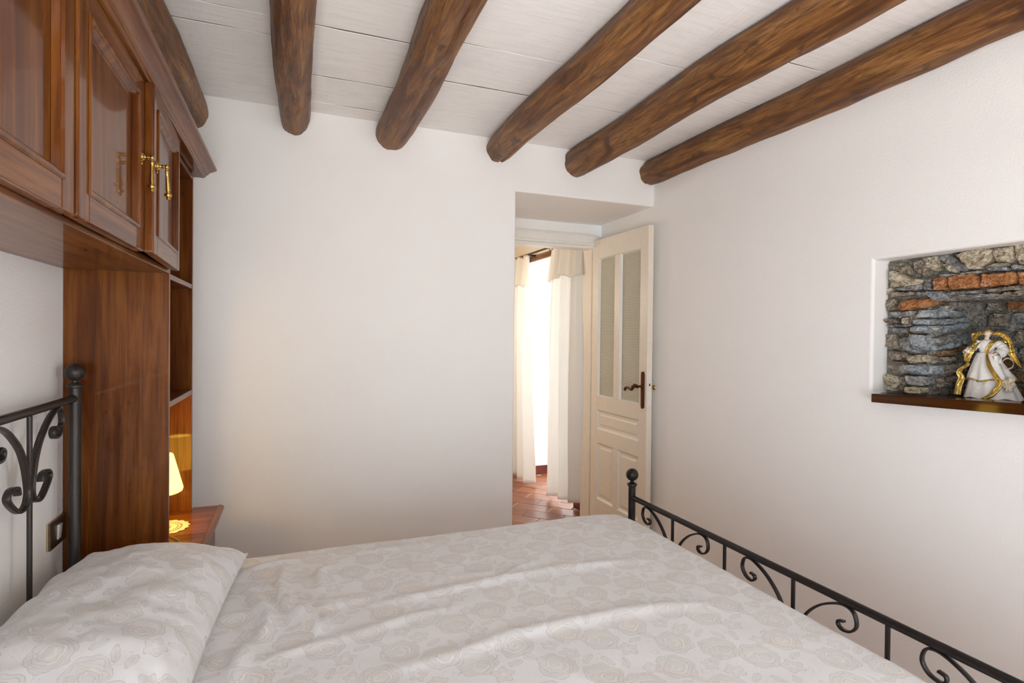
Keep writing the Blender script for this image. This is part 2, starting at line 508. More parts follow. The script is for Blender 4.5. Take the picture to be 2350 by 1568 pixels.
    c = t.mix(t.mul(cream, .85), c, (.79, .745, .69))
    sp3 = t.node('ShaderNodeSeparateXYZ'); t.link(v, sp3.inputs[0])
    weave = t.add(t.m_('SINE', t.mul(sp3.outputs[0], 2*PI/.0022)), t.m_('SINE', t.mul(sp3.outputs[1], 2*PI/.0022)))
    t.done(c, .62, normal=t.bump(weave, .03, .001), spec=.35, sheen=.15)
rose_fabric('rose_fabric')

def sheer(name, col, tr, thin):
    t = NT(name); v = t.coord()
    d = t.node('ShaderNodeBsdfDiffuse'); d.inputs[0].default_value = (*col, 1)
    tl = t.node('ShaderNodeBsdfTranslucent'); tl.inputs[0].default_value = (*col, 1)
    tp = t.node('ShaderNodeBsdfTransparent')
    m1 = t.node('ShaderNodeMixShader'); m1.inputs[0].default_value = tr
    t.link(d.outputs[0], m1.inputs[1]); t.link(tl.outputs[0], m1.inputs[2])
    m2 = t.node('ShaderNodeMixShader'); m2.inputs[0].default_value = thin
    t.link(m1.outputs[0], m2.inputs[1]); t.link(tp.outputs[0], m2.inputs[2])
    t.link(m2.outputs[0], t.out.inputs[0])
    bp = t.bump(t.noise(t.mapping(v, (300, 300, 300)), 1.0, 2), .1, .001)
    t.link(bp, d.inputs['Normal'])
sheer('curtain_linen', (.93, .915, .885), .30, .06)
sheer('curtain_flap', (.92, .88, .80), .30, .12)

def satin():
    t = NT('dress_satin'); v = t.coord()
    h = t.noise(v, 55, 4, .6, .8)
    t.done((.80, .76, .72), .38, normal=t.bump(h, .5, .006), spec=.5, sheen=.2)
    t = NT('gold_cloth'); v = t.coord()
    h = t.noise(v, 70, 4, .6, .6)
    t.done((.62, .44, .13), .28, .9, t.bump(h, .6, .006))
    t = NT('gold_braid'); v = t.coord()
    t.done((.48, .33, .10), .45, .6, t.bump(t.noise(v, 300, 2), .6, .004))
    t = NT('porcelain_skin'); t.done((.78, .60, .49), .4)
    t = NT('hair_curls'); v = t.coord()
    t.done(t.ramp(t.noise(v, 160, 3), [(.35, (.16, .07, .02)), (.65, (.46, .27, .09))]), .5, normal=t.bump(t.noise(v, 160, 3), .8, .006))
    t = NT('cream_lace'); v = t.coord()
    t.done(t.ramp(t.noise(v, 260, 3), [(.4, (.66, .55, .40)), (.6, (.84, .76, .62))]), .8, normal=t.bump(t.noise(v, 260, 3), .8, .004))
    t = NT('painted_feature'); t.done((.16, .07, .05), .5)
satin()

# ================================================================== SETTING
XL, XR = -.68, 2.09          # left and right wall faces
YB, YN = 2.911, -1.5         # back wall face, rear wall behind the camera
ZC = 2.452                   # underside of the ceiling boards
YF = 3.536                   # door frame plane inside the deep doorway
DOOR_L, DOOR_T = 1.163, 2.175

def prism_y(outline, y0, y1):
    """outline in (x, z)"""
    b = B(); n = len(outline)
    vs_ = [(x, y0, z) for x, z in outline] + [(x, y1, z) for x, z in outline]
    fs = [tuple(range(n)), tuple(range(2*n-1, n-1, -1))] + [(i, (i+1) % n, n+(i+1) % n, n+i) for i in range(n)]
    return b.add(vs_, fs)
def holed_wall(us, vs_, holes, to3, depth):
    """wall face on a grid us x vs_, cells in holes left open and given reveals"""
    b = B(); idx = {}; pts = []; fs = []
    def vid(u, v, d):
        k = (round(u, 4), round(v, 4), d)
        if k not in idx: idx[k] = len(pts); pts.append(to3(u, v, d))
        return idx[k]
    def hole(i, j): return any(us[i] >= h[0]-1e-6 and us[i+1] <= h[1]+1e-6 and vs_[j] >= h[2]-1e-6 and vs_[j+1] <= h[3]+1e-6 for h in holes)
    for i in range(len(us)-1):
        for j in range(len(vs_)-1):
            if not hole(i, j):
                fs.append((vid(us[i], vs_[j], 0), vid(us[i+1], vs_[j], 0), vid(us[i+1], vs_[j+1], 0), vid(us[i], vs_[j+1], 0)))
                for (a, bb, ni, nj) in (((us[i], vs_[j]), (us[i], vs_[j+1]), i-1, j), ((us[i+1], vs_[j]), (us[i+1], vs_[j+1]), i+1, j),
                                        ((us[i], vs_[j]), (us[i+1], vs_[j]), i, j-1), ((us[i], vs_[j+1]), (us[i+1], vs_[j+1]), i, j+1)):
                    if 0 <= ni < len(us)-1 and 0 <= nj < len(vs_)-1 and hole(ni, nj):
                        dd = depth(us[ni], vs_[nj])
                        fs.append((vid(*a, 0), vid(*bb, 0), vid(*bb, dd), vid(*a, dd)))
    return b.add(pts, fs)

# back wall with the deep doorway
o = prism_y([(XL-.1, 0), (DOOR_L, 0), (DOOR_L, DOOR_T), (XR+.3, DOOR_T), (XR+.3, 2.62), (XL-.1, 2.62)], YB, 3.69).make('wall_back', 'plaster', bevel=.012, seg=3)
tag(o, 'white plastered end wall with a deep doorway beside the corner', None, kind='structure')
# left wall behind the headboard
o = holed_wall([YN, -1.12, -.12, YB], [0, .15, 1.85, 2.62], [(-1.12, -.12, .15, 1.85)], lambda u, v, d: (XL-d, u, v), lambda u, v: .25).make('wall_left', 'plaster'); tag(o, 'white plastered wall behind the bed headboard', kind='structure')  # opening made for the added bedhead window
# right wall with the niche and a window behind the camera
NY0, NY1, NZ0, NZ1 = .70, 1.487, 1.150, 1.668
RW = (-1.1, -.15, .30, 2.00)
def rw3(u, v, d): return (XR+d, u, v)
wall_right = holed_wall([YN, RW[0], RW[1], NY0, NY1, 3.54], [0, RW[2], NZ0, NZ1, RW[3], 2.62], [(NY0, NY1, NZ0, NZ1), RW], rw3, lambda u, v: .085 if u > 0 else .34).make('wall_right', 'plaster', bevel=.012, seg=3)
tag(wall_right, 'white plastered side wall with a stone-lined niche', kind='structure')
# rear wall behind the camera with a window
o = holed_wall([XL-.1, -.64, .86, XR+.4], [0, .2, 2.1, 2.62], [(-.64, .86, .2, 2.1)], lambda u, v, d: (u, YN-d, v), lambda u, v: .25).make('wall_near', 'plaster')
tag(o, 'white plastered wall with a window facing the doorway wall', kind='structure')
# floors
floor = B().box(XL-.1, 3.0, YN-.3, 6.4, -.1, -.006).make('floor', 'terracotta_floor'); tag(floor, 'terracotta tiled floor laid on the diagonal', kind='structure')

def window(n, pts, nrm, w, h, label):
    """frame with a central mullion and two panes; pts = centre"""
    nrm = Vector(nrm); side = Vector((0, 0, 1)).cross(nrm).normalized(); c = Vector(pts)
    def bx(b, u0, u1, v0, v1, d0, d1):
        vs_ = [c+side*u+Vector((0, 0, v))+nrm*d for u, v, d in ((u0, v0, d0), (u1, v0, d0), (u1, v1, d0), (u0, v1, d0), (u0, v0, d1), (u1, v0, d1), (u1, v1, d1), (u0, v1, d1))]
        b.add(vs_, [(0, 3, 2, 1), (4, 5, 6, 7), (0, 1, 5, 4), (1, 2, 6, 5), (2, 3, 7, 6), (3, 0, 4, 7)])
    fr = B(); t_ = .06
    bx(fr, -w/2, w/2, -h/2, -h/2+t_, -.03, .03); bx(fr, -w/2, w/2, h/2-t_, h/2, -.03, .03)
    bx(fr, -w/2, -w/2+t_, -h/2+t_, h/2-t_, -.03, .03); bx(fr, w/2-t_, w/2, -h/2+t_, h/2-t_, -.03, .03)
    bx(fr, -.045, .045, -h/2+t_, h/2-t_, -.03, .03)
    f_ = fr.make('window_%d' % n, 'white_frame'); tag(f_, label, kind='structure')
    for s_ in (-1, 1):
        g = B(); a, b2 = sorted((s_*.045, s_*(w/2-t_))); bx(g, a, b2, -h/2+t_, h/2-t_, -.003, .003)
        g.make('pane', 'window_glass', f_)
window(1, (.11, YN-.1, 1.15), (0, 1, 0), 1.5, 1.9, 'white framed two pane window in the wall behind the bed viewer')
window(4, (XL-.16, -.62, 1.0), (1, 0, 0), 1.0, 1.7, 'added white framed two pane window in the bed head wall, out of view')  # window added to hold the bedhead fill light
window(2, (XR+.27, -.625, 1.15), (-1, 0, 0), .95, 1.7, 'white framed two pane window in the side wall')

# ---- ceiling: backing slab and whitewashed boards
ceiling = B().box(XL-.1, XR+.4, YN-.1, YB+.1, ZC+.009, ZC+.16).make('ceiling', 'dark_hole'); tag(ceiling, 'whitewashed board ceiling carried on rough log beams', kind='structure')  # near-black slab gives the gaps between boards their shade
BX = [-.455, -.012, .475, 1.045, 1.535, 2.035]         # beam centre lines
bays = [(XL-.05, BX[0]), (BX[0], BX[1]), (BX[1], BX[2]), (BX[2], BX[3]), (BX[3], BX[4]), (BX[4], XR+.06)]
left_s = [2.99, 2.778, 2.498, 2.225, 2.090, 1.885, 1.60, 1.33, 1.02, .76, .45, .14, -.18, -.46, -.8, -1.1, -1.55]
right_s = [2.99, 2.686, 2.336, 2.010, 1.652, 1.302, .965, .62, .27, -.07, -.42, -.76, -1.1, -1.55]
for bi, (x0, x1) in enumerate(bays):
    ss = list(left_s if bi < 3 else right_s)
    if bi == 4: ss = sorted(ss+[1.853], reverse=True)
    for a, b_ in zip(ss[:-1], ss[1:]):
        zj = random.uniform(-.002, .0025); g = random.uniform(.0005, .0021); tl = random.uniform(-.004, .004)
        rows = 7; me = B(); vs_ = []; fs = []
        for k in range(rows):
            x = x0+(x1-x0)*k/(rows-1)
            j1, j2 = random.uniform(-.0015, .0015), random.uniform(-.0015, .0015)
            ya, yb = a-g+j1+tl*(k/(rows-1)-.5), b_+g+j2+tl*(k/(rows-1)-.5)
            z = ZC+zj+random.uniform(-.0006, .0006)
            vs_ += [(x, ya, z+.022), (x, ya, z+.0015), (x, ya-.0012, z), (x, yb+.0012, z), (x, yb, z+.0015), (x, yb, z+.022)]
        for k in range(rows-1):
            for q in range(5): fs.append((k*6+q, k*6+q+1, (k+1)*6+q+1, (k+1)*6+q))
            fs.append((k*6+5, k*6, (k+1)*6, (k+1)*6+5))
        fs += [tuple(range(6)), tuple((rows-1)*6+q for q in range(5, -1, -1))]
        bo_ = me.add(vs_, fs).make('board', 'whitewashed_board', ceiling, angle=25)
        bo_.data.materials.append(M['joint_shade'])
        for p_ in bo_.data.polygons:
            if abs(p_.normal.y) > .8: p_.material_index = 1  # side faces painted dark so the joints read as shaded lines

# ---- log beams
def beam(i, xa, xb, r, zc, sx, seed, label, hew=0, crack=None):
    """xa: centre x at the back wall, xb: centre x behind the camera"""
    b = B(); NS, NR = 64, 110
    ya, yb_ = YB+.06, YN-.05
    def f(u, v):
        y = ya+(yb_-ya)*u; t = 2*PI*v
        xc = xa+(xb-xa)*u + .010*math.sin(y*2.1+seed)+.006*math.sin(y*5.0+seed*2)
        rr = r*(1+.10*mn.noise(Vector((y*1.1, math.cos(t)*.8+seed*3, math.sin(t)*.8)))+.045*mn.noise(Vector((y*6, math.cos(t)*2+seed, math.sin(t)*2)))
                + .020*mn.noise(Vector((y*16, math.cos(t)*5+seed, math.sin(t)*5))))
        # hewn facets
        k = 6+hew
        fa = (t+seed) % (2*PI/k)-PI/k
        rr *= (1-.45*(1-math.cos(fa))*1.2)
        # tapers a little at the wall end, where it was cut round
        e = max(0, 1-(ya-.06-y)/.10)
        rr *= 1-.08*min(1, e)**2 if e > 0 else 1
        if crack is not None:
            dc = (t-crack-.25*math.sin(y*1.3)-.06*math.sin(y*7)+PI) % (2*PI)-PI
            rr -= .009*math.exp(-(dc/.035)**2)*max(0, min(1, (y+1.4)*1.0))
        z = zc+rr*math.sin(t)
        return (xc+rr*math.cos(t)*sx, y, min(z, ZC+.012))
    b.grid(f, NR, NS+1)
    b.add([], [])
    o = b.make('ceiling_beam', 'log_wood', angle=50)
    # close the seam
    bm = bmesh.new(); bm.from_mesh(o.data); bmesh.ops.remove_doubles(bm, verts=bm.verts, dist=1e-5); bmesh.ops.holes_fill(bm, edges=[e for e in bm.edges if e.is_boundary]); bmesh.ops.recalc_face_normals(bm, faces=bm.faces); bm.to_mesh(o.data); bm.free()
    o.data.shade_smooth()
    tag(o, label, 'beam', 'log beams under the ceiling')
    return o
beam(0, BX[0], BX[0]-.02, .088, 2.372, 1.0, 1.3, 'knotty log ceiling beam running just above the cabinet cornice', 1)
beam(1, BX[1], BX[1]-.025, .071, 2.392, .98, 2.9, 'straight golden-brown log beam, second from the wall cabinet')
beam(2, BX[2], BX[2]-.075, .082, 2.392, 1.02, 4.1, 'dark cracked log beam, third from the wall cabinet', 1, 4.75)
beam(3, BX[3]+.01, BX[3]-.03, .076, 2.392, .98, 5.7, 'gnarled log beam in the middle, ending left of the doorway', 0, 5.0)
beam(4, BX[4], BX[4]+.01, .086, 2.380, .96, 7.4, 'thick log beam ending above the doorway')
beam(5, BX[5]+.01, BX[5]+.03, .080, 2.382, 1.0, 9.1, 'log beam set against the wall with the stone niche')

# ---- door frame in the doorway
fr = B()
fr.box(1.18, 2.062, YF, YF+.05, 2.035, 2.094)
fr.box(1.18, 2.050, YF-.012, YF+.05, 2.016, 2.035)
fr.box(1.18, 2.040, YF-.004, YF+.11, 1.995, 2.016)
fr.box(1.18, 2.062, YF-.010, YF+.05, 2.086, 2.096)
trim = fr.make('trim_1', 'white_paint', bevel=.003); tag(trim, 'cream painted door frame head inside the deep doorway', kind='structure')
B().box(2.018, XR+.01, YF+.02, 3.69, 0, 2.034).make('jamb', 'cream_paint', trim, bevel=.004)
B().box(DOOR_L-.02, 1.235, YF+.02, 3.69, 0, 2.0).make('jamb', 'cream_paint', trim, bevel=.004)
B().box(2.052, 2.078, YF-.018, YF+.02, 2.022, 2.082).make('hinge_block', 'cream_paint', trim, bevel=.002)
o = B().box(1.10, XR+.05, YF+.03, 3.688, 2.094, 2.3).make('plaster_infill', 'plaster_smooth', trim)

# ---- door leaf standing open against the side wall
def build_door():
    y0, y1, x0, x1, z0, z1 = 2.862, 3.545, 2.022, 2.062, .008, 2.052
    root = B()
    st = .085
    root.box(x0, x1, y0, y0+st, z0, z1); d = root.make('door_1', 'cream_paint', bevel=.0035); tag(d, 'cream panelled door with two patterned glass panes, standing open', kind='structure')
    B().box(x0, x1, y1-st, y1, z0, z1).make('stile', 'cream_paint', d, bevel=.0035)
    ya, yb = y0+st, y1-st
    for (a, b_) in ((z0, .20), (.60, .70), (.835, .935), (1.915, z1)):
        B().box(x0, x1, ya, yb, a, b_).make('rail', 'cream_paint', d, bevel=.003)
    ym = 3.212
    for (a, b_, w) in ((.20, .60, .03), (.935, 1.915, .034)):
        B().box(x0, x1, ym-w, ym+w, a, b_).make('mullion', 'cream_paint', d, bevel=.003)
    def panel(a, b_, c, e):
        B().box(x0+.014, x1-.010, a-.005, b_+.005, c-.005, e+.005).make('panel', 'cream_paint', d)
        ins = .026
        # raised field
        q = B(); xf, xb = x0+.008, x0+.0142
        q.add([(xb, a+ins, c+ins), (xb, b_-ins, c+ins), (xb, b_-ins, e-ins), (xb, a+ins, e-ins), (xf, a+ins+.012, c+ins+.012), (xf, b_-ins-.012, c+ins+.012), (xf, b_-ins-.012, e-ins-.012), (xf, a+ins+.012, e-ins-.012)],
              [(4, 5, 6, 7), (0, 1, 5, 4), (1, 2, 6, 5), (2, 3, 7, 6), (3, 0, 4, 7)])
        q.make('raised_field', 'cream_paint', d, smooth=False)
        # sloping bead round the panel opening
        bd = B(); w = .011
        for (p0, p1, n_) in (((a, c), (b_, c), (0, 1)), ((a, e), (b_, e), (0, -1)), ((a, c), (a, e), (1, 0)), ((b_, c), (b_, e), (-1, 0))):
            pts = [(x0+.002, p0[0], p0[1]), (x0+.002, p1[0], p1[1]), (x0+.014, p1[0]+n_[0]*w, p1[1]+n_[1]*w), (x0+.014, p0[0]+n_[0]*w, p0[1]+n_[1]*w)]
            sh = .0 if n_[0] else w
            bd.add(pts, [(0, 1, 2, 3)])
        bd.make('bead', 'white_paint', d, smooth=False)
    panel(ya, yb, .70, .835)
    panel(ya, ym-.03, .20, .60); panel(ym+.03, yb, .20, .60)
    for (a, b_) in ((ya, ym-.034), (ym+.034, yb)):
        B().box(x0+.018, x0+.023, a-.003, b_+.003, .932, 1.918).make('pane', 'patterned_glass', d)
        bd = B(); w = .008
        for (p0, p1, n_) in (((a, .935), (b_, .935), (0, 1)), ((a, 1.915), (b_, 1.915), (0, -1)), ((a, .935), (a, 1.915), (1, 0)), ((b_, .935), (b_, 1.915), (-1, 0))):
            bd.add([(x0+.001, p0[0], p0[1]), (x0+.001, p1[0], p1[1]), (x0+.017, p1[0]+n_[0]*w, p1[1]+n_[1]*w), (x0+.017, p0[0]+n_[0]*w, p0[1]+n_[1]*w)], [(0, 1, 2, 3)])
        bd.make('glazing_bead', 'white_paint', d, smooth=False)
    # long backplate and lever
    yh = 2.900
    hp = B(); ol = []
    for k in range(13): ol.append((yh+.016*math.cos(PI*k/12), 1.122+.022*math.sin(PI*k/12)))
    for k in range(13): ol.append((yh-.016*math.cos(PI*k/12), .935-.022*math.sin(PI*k/12)))
    n = len(ol)
    vs_ = [(x0, a, b_) for a, b_ in ol]+[(x0-.006, a, b_) for a, b_ in ol]+[(x0-.0095, yh+(a-yh)*.72, b_) for a, b_ in ol]
    fs = [(i, (i+1) % n, n+(i+1) % n, n+i) for i in range(n)]+[(n+i, n+(i+1) % n, 2*n+(i+1) % n, 2*n+i) for i in range(n)]+[tuple(range(2*n, 3*n))]
    h = hp.add(vs_, fs).make('backplate', 'bronze', d)
    lv = B()
    lv.lathe([(.011, 0), (.011, .006), (.0075, .010), (.0075, .026), (.009, .028), (.009, .038)], (x0-.009-.038, yh, 1.052), 14, 'x')
    pa = spline([(x0-.045, yh, 1.052), (x0-.050, yh+.016, 1.055), (x0-.050, yh+.034, 1.048), (x0-.050, yh+.050, 1.030), (x0-.050, yh+.075, 1.034), (x0-.050, yh+.105, 1.038), (x0-.050, yh+.122, 1.030), (x0-.050, yh+.126, 1.016)], 6)
    rr = [.0095+.0035*math.sin(PI*min(1, i/16)) if i < 24 else .0088 for i in range(len(pa))]
    lv.tube(pa, rr, 10)
    lv.make('lever', 'bronze', h)
    # lever on the other face, seen past the edge
    kb = B().lathe([(.006, 0), (.006, .014), (.013, .018), (.016, .023), (.012, .0265), (.001, .027)], (x1, y0+.014, 1.045), 16, 'x')
    kb.make('knob', 'brass', d)
    # latch plate on the edge
    lp = B(); ol = []
    for k in range(9): ol.append((x0+.020+.010*math.cos(PI*k/8), 1.135+.010*math.sin(PI*k/8)))
    for k in range(9): ol.append((x0+.020-.010*math.cos(PI*k/8), .945-.010*math.sin(PI*k/8)))
    n = len(ol)
    lp.add([(a, y0-.0012, b_) for a, b_ in ol]+[(a, y0+.002, b_) for a, b_ in ol], [tuple(range(n))]+[(i, (i+1) % n, n+(i+1) % n, n+i) for i in range(n)])
    L = lp.make('latch_plate', 'white_paint', d)
    B().box(x0+.016, x0+.025, y0-.002, y0+.002, 1.056, 1.072).make('latch_bolt', 'bronze', L)
build_door()

# ---- the next room seen through the doorway
RY0, RY1, RZ = 3.90, 4.955, 2.052     # window recess to the floor
o = holed_wall([3.69, RY0, RY1, 6.2], [0, RZ, 2.62], [(RY0, RY1, 0, RZ)], rw3, lambda u, v: .60).make('wall_next_room_window', 'plaster_lamp_tint', bevel=.01)
tag(o, 'wall of the next room, lamp warmth in its cream colour, with a window recess reaching the floor', kind='structure')
o = B().box(-.8, XR+.9, 6.2, 6.3, 0, 2.62).make('wall_next_room_end', 'plaster_lamp_tint'); tag(o, 'end wall of the room beyond the doorway, lamp warmth in its cream colour', kind='structure')
o = B().box(-.1, 0, 3.69, 6.2, 0, 2.62).make('wall_next_room_left', 'plaster_lamp_tint'); tag(o, 'side wall of the room beyond the doorway, lamp warmth in its cream colour', kind='structure')
o = B().box(-.1, XR, 3.69, 6.2, 2.235, 2.30).make('ceiling_next_room', 'plaster_smooth'); tag(o, 'flat white ceiling of the room beyond the doorway', kind='structure')
rec = B()
rec.box(XR+.012, XR+.62, RY1-.004, RY1+.06, 0, RZ); o = rec.make('wall_recess_far', 'plaster_smooth'); tag(o, 'bright white reveal of the window recess between the curtains', kind='structure')
o = B().box(XR+.012, XR+.62, RY0-.06, RY0+.004, 0, RZ).make('wall_recess_near', 'plaster_smooth'); tag(o, 'white near reveal of the window recess', kind='structure')
window(3, (XR+.60, (RY0+RY1)/2, RZ/2), (-1, 0, 0), RY1-RY0, RZ, 'white framed glazed door in the window recess')
# sloping stone soffit and timber lintel
o = B().add([(XR+.05, RY0, 2.055), (XR+.62, RY0, 2.062), (XR+.62, RY1, 2.062), (XR+.05, RY1, 2.055), (XR+.05, RY0, 2.1), (XR+.62, RY0, 2.1), (XR+.62, RY1, 2.1), (XR+.05, RY1, 2.1)],
            [(0, 3, 2, 1), (4, 5, 6, 7), (0, 1, 5, 4), (1, 2, 6, 5), (2, 3, 7, 6), (3, 0, 4, 7)]).make('wall_recess_soffit', 'plaster_smooth'); tag(o, 'grey soffit over the window recess', kind='structure')
lb = B()
lb.grid(lambda u, v: (XR-.012+.006*mn.noise(Vector((u*14, v*5, 2))), RY0-.10+(RY1-RY0+.2)*u, 2.056+.050*v), 40, 7)
lb.grid(lambda u, v: (XR-.012+.07*v, RY0-.10+(RY1-RY0+.2)*u, 2.056), 40, 3)
lb.grid(lambda u, v: (XR-.012+.07*v, RY0-.10+(RY1-RY0+.2)*u, 2.106), 40, 3)
o = lb.make('timber_lintel', 'log_wood'); tag(o, 'rough brown timber lintel over the window recess behind the curtain rod', 'lintel')

pend = thing('assumed_pendant_lamp', (1.05, 4.55, 2.235), 'unseen round pendant lamp assumed in the room beyond the doorway', 'lamp')  # lamp out of view, added to warm and brighten this room
B().lathe([(.05, 2.21), (.05, 2.2345), (.01, 2.2348)], (1.05, 4.55, 0), 20).make('ceiling_rose', 'white_plastic', pend)
B().tube([(1.05, 4.55, 2.22), (1.05, 4.55, 1.98)], .004, 8).make('cord', 'white_plastic', pend)
B().sphere((1.05, 4.55, 1.88), .11, 24, 16).make('globe', 'white_plastic', pend)
pl = bpy.data.lights.new('assumed_pendant_light', 'POINT'); pl.energy = 20; pl.color = (1.0, .86, .70); pl.shadow_soft_size = .12
plo = bpy.data.objects.new('assumed_pendant_light', pl); C.objects.link(plo); plo.location = (1.05, 4.55, 1.70); plo.parent = pend; plo.matrix_parent_inverse = Matrix.Translation(-pend.location)

# diagonal terracotta tiles where the doorway shows them
tm = None
ca, sa = math.cos(-PI/4), math.sin(-PI/4)
def tile_mesh():
    w, h = .295/2, .1435/2; b = B()
    v = []
    for z, i in ((-.012, 0), (-.0015, 0), (0, .0022)):
        v += [(-w+i, -h+i, z), (w-i, -h+i, z), (w-i, h-i, z), (-w+i, h-i, z)]
    b.add(v, [(8, 9, 10, 11)]+[(r*4+k, r*4+(k+1) % 4, (r+1)*4+(k+1) % 4, (r+1)*4+k) for r in (0, 1) for k in range(4)])
    me = bpy.data.meshes.new('floor_tile'); me.from_pydata(b.v, [], b.f); me.materials.append(M['terracotta'])
    return me
tm = tile_mesh()
for row in range(18, 45):
    v_ = 3.777-.148*7.5+.1485*(row-18) + .074
    for col in range(-24, 12):
        u_ = -1.583+.15+(col)*.3+(.15 if row % 2 else 0)
        # axes: u along (1,-1)/sqrt2, v along (1,1)/sqrt2
        x = (u_+v_)/math.sqrt(2); y = (v_-u_)/math.sqrt(2)
        inside = (1.15 < x < 2.05 and 2.95 < y < 3.75) or (.95 < x < 2.02 and 3.7 < y < 5.7) or (1.9 < x < 2.66 and RY0-.05 < y < RY1+.05)
        if inside:
            o = bpy.data.objects.new('tile', tm); put(o, floor)
            o.location = (x, y, random.uniform(-.0008, .0004)); o.rotation_euler = (random.uniform(-.002, .002), random.uniform(-.002, .002), -PI/4)
B().box(1.0, 2.7, 2.92, 5.9, -.0059, -.0035).make('grout_bed', 'grout', floor)
sk = B().box(XR-.012, XR+.002, 3.69, RY0-.004, 0, .085).make('baseboard_next_room', 'skirting_tile', bevel=.002); tag(sk, 'dark red tile skirting beside the doorway and curtain', kind='structure')
B().box(XR-.012, XR+.5, RY0-.004, RY0+.008, 0, .085).make('skirting_return', 'skirting_tile', sk, bevel=.002)
sk = B().box(XR+.0, XR+.58, RY1-.014, RY1, 0, .085).make('baseboard_recess', 'skirting_tile', bevel=.002); tag(sk, 'dark red tile skirting at the foot of the window recess', kind='structure')
sk = B().box(XR-.012, XR+.001, RY1, 6.19, 0, .085).make('baseboard_far', 'skirting_tile', bevel=.002); tag(sk, 'dark red tile skirting beyond the far curtain', kind='structure')

# ---- niche masonry: recess box, mortar and single stones
nb = B()
FX = 2.172                     # face of the stone work behind the plaster reveal
def mortar_patch(p, n=(0, 0, 0)):
    return p
mo = B()
mo.grid(lambda u, v: (FX+.018+.010*mn.noise(Vector((u*40, v*30, 3))), 1.340+.160*u, 1.14+.54*v), 24, 60)      # jamb
mo.grid(lambda u, v: (FX+.020+.010*mn.noise(Vector((u*60, v*30, 7))), .60+.745*u, 1.500+.18*v), 90, 24)      # lintel zone
mo.grid(lambda u, v: (FX+.008+.32*u, 1.342-.035*u+.008*mn.noise(Vector((u*30, v*30, 5))), 1.14+.38*v), 40, 50)  # inner side
mo.grid(lambda u, v: (2.482+.012*mn.noise(Vector((u*40, v*30, 9))), .55+.80*u, 1.14+.40*v), 80, 50)           # back
mo.grid(lambda u, v: (FX+.018+.33*u, .55+.80*v, 1.502+.006*mn.noise(Vector((u*30, v*30, 8)))), 30, 60)         # inner soffit
mo.grid(lambda u, v: (FX-.01+.33*u, .62+.01*mn.noise(Vector((u*30, v*30, 1))), 1.14+.55*v), 20, 40)              # near side
mo.make('mortar_bed', 'mortar', wall_right, angle=60)
o = B().box(2.13, 2.52, .60, 1.52, 1.10, 1.152).make('niche_floor', 'mortar', wall_right)

def stone(poly, to3, proud, mat, name='stone', seed=0, rnd_=.10, sub=22):
    """poly: outline in plane coordinates; to3(a, b, d): plane point pushed d out of the wall"""
    rg = random.Random(seed)
    P = [Vector((a, b, 0)) for a, b in poly]
    n = len(P); per = [(P[(i+1) % n]-P[i]).length for i in range(n)]; L = sum(per)
    ring = []
    for k in range(sub):
        s = L*k/sub; i = 0
        while s > per[i]: s -= per[i]; i += 1
        ring.append(P[i].lerp(P[(i+1) % n], s/per[i]))
    c = sum(ring, Vector())/sub
    # soften corners and roughen
    ring = [(ring[k-1]*.18+ring[k]*.64+ring[(k+1) % sub]*.18) for k in range(sub)]
    amp = L/4*.035
    ring = [p+Vector((rg.uniform(-amp, amp), rg.uniform(-amp, amp), 0)) for p in ring]
    vs_ = []; lv = ((1.02, -.024), (.98, proud*.40), (.92, proud*.80), (.78, proud*1.0), (.58, proud*1.0), (.30, proud*1.05))
    tiltx, tilty = rg.uniform(-.12, .12), rg.uniform(-.12, .12)
    for s_, d in lv:
        for p in ring:
            q = c+(p-c)*s_
            dd = d if d < 0 else d+rg.uniform(-1, 1)*proud*.16*(1 if s_ < .95 else .5)+tiltx*(q.x-c.x)+tilty*(q.y-c.y)+.010*mn.noise(Vector((q.x*45+seed, q.y*70, seed*1.7)))+.004*abs(mn.noise(Vector((q.x*130+seed, q.y*190, seed*1.7))))
            vs_.append(to3(q.x, q.y, dd))
    vs_.append(to3(c.x, c.y, proud))
    fs = [(r*sub+k, r*sub+(k+1) % sub, (r+1)*sub+(k+1) % sub, (r+1)*sub+k) for r in range(5) for k in range(sub)]
    fs += [(5*sub+k, 5*sub+(k+1) % sub, 6*sub) for k in range(sub)]
    return B().add(vs_, fs).make(name, mat, wall_right, angle=32)
def face3(a, b, d): return (FX-d, a, b)
def side3(a, b, d): return (a, 1.338-.035*(a-FX)/.32-d, b)
def back3(a, b, d): return (2.478-d, a, b)
def px_face(pts, X=FX): return [(lambda p: (p.y, p.z))(on_x(x, y, X)) for x, y in pts]
def px_side(pts): return [(lambda p: (p.x, p.z))(on_y(x, y, 1.325)) for x, y in pts]
sd = 100
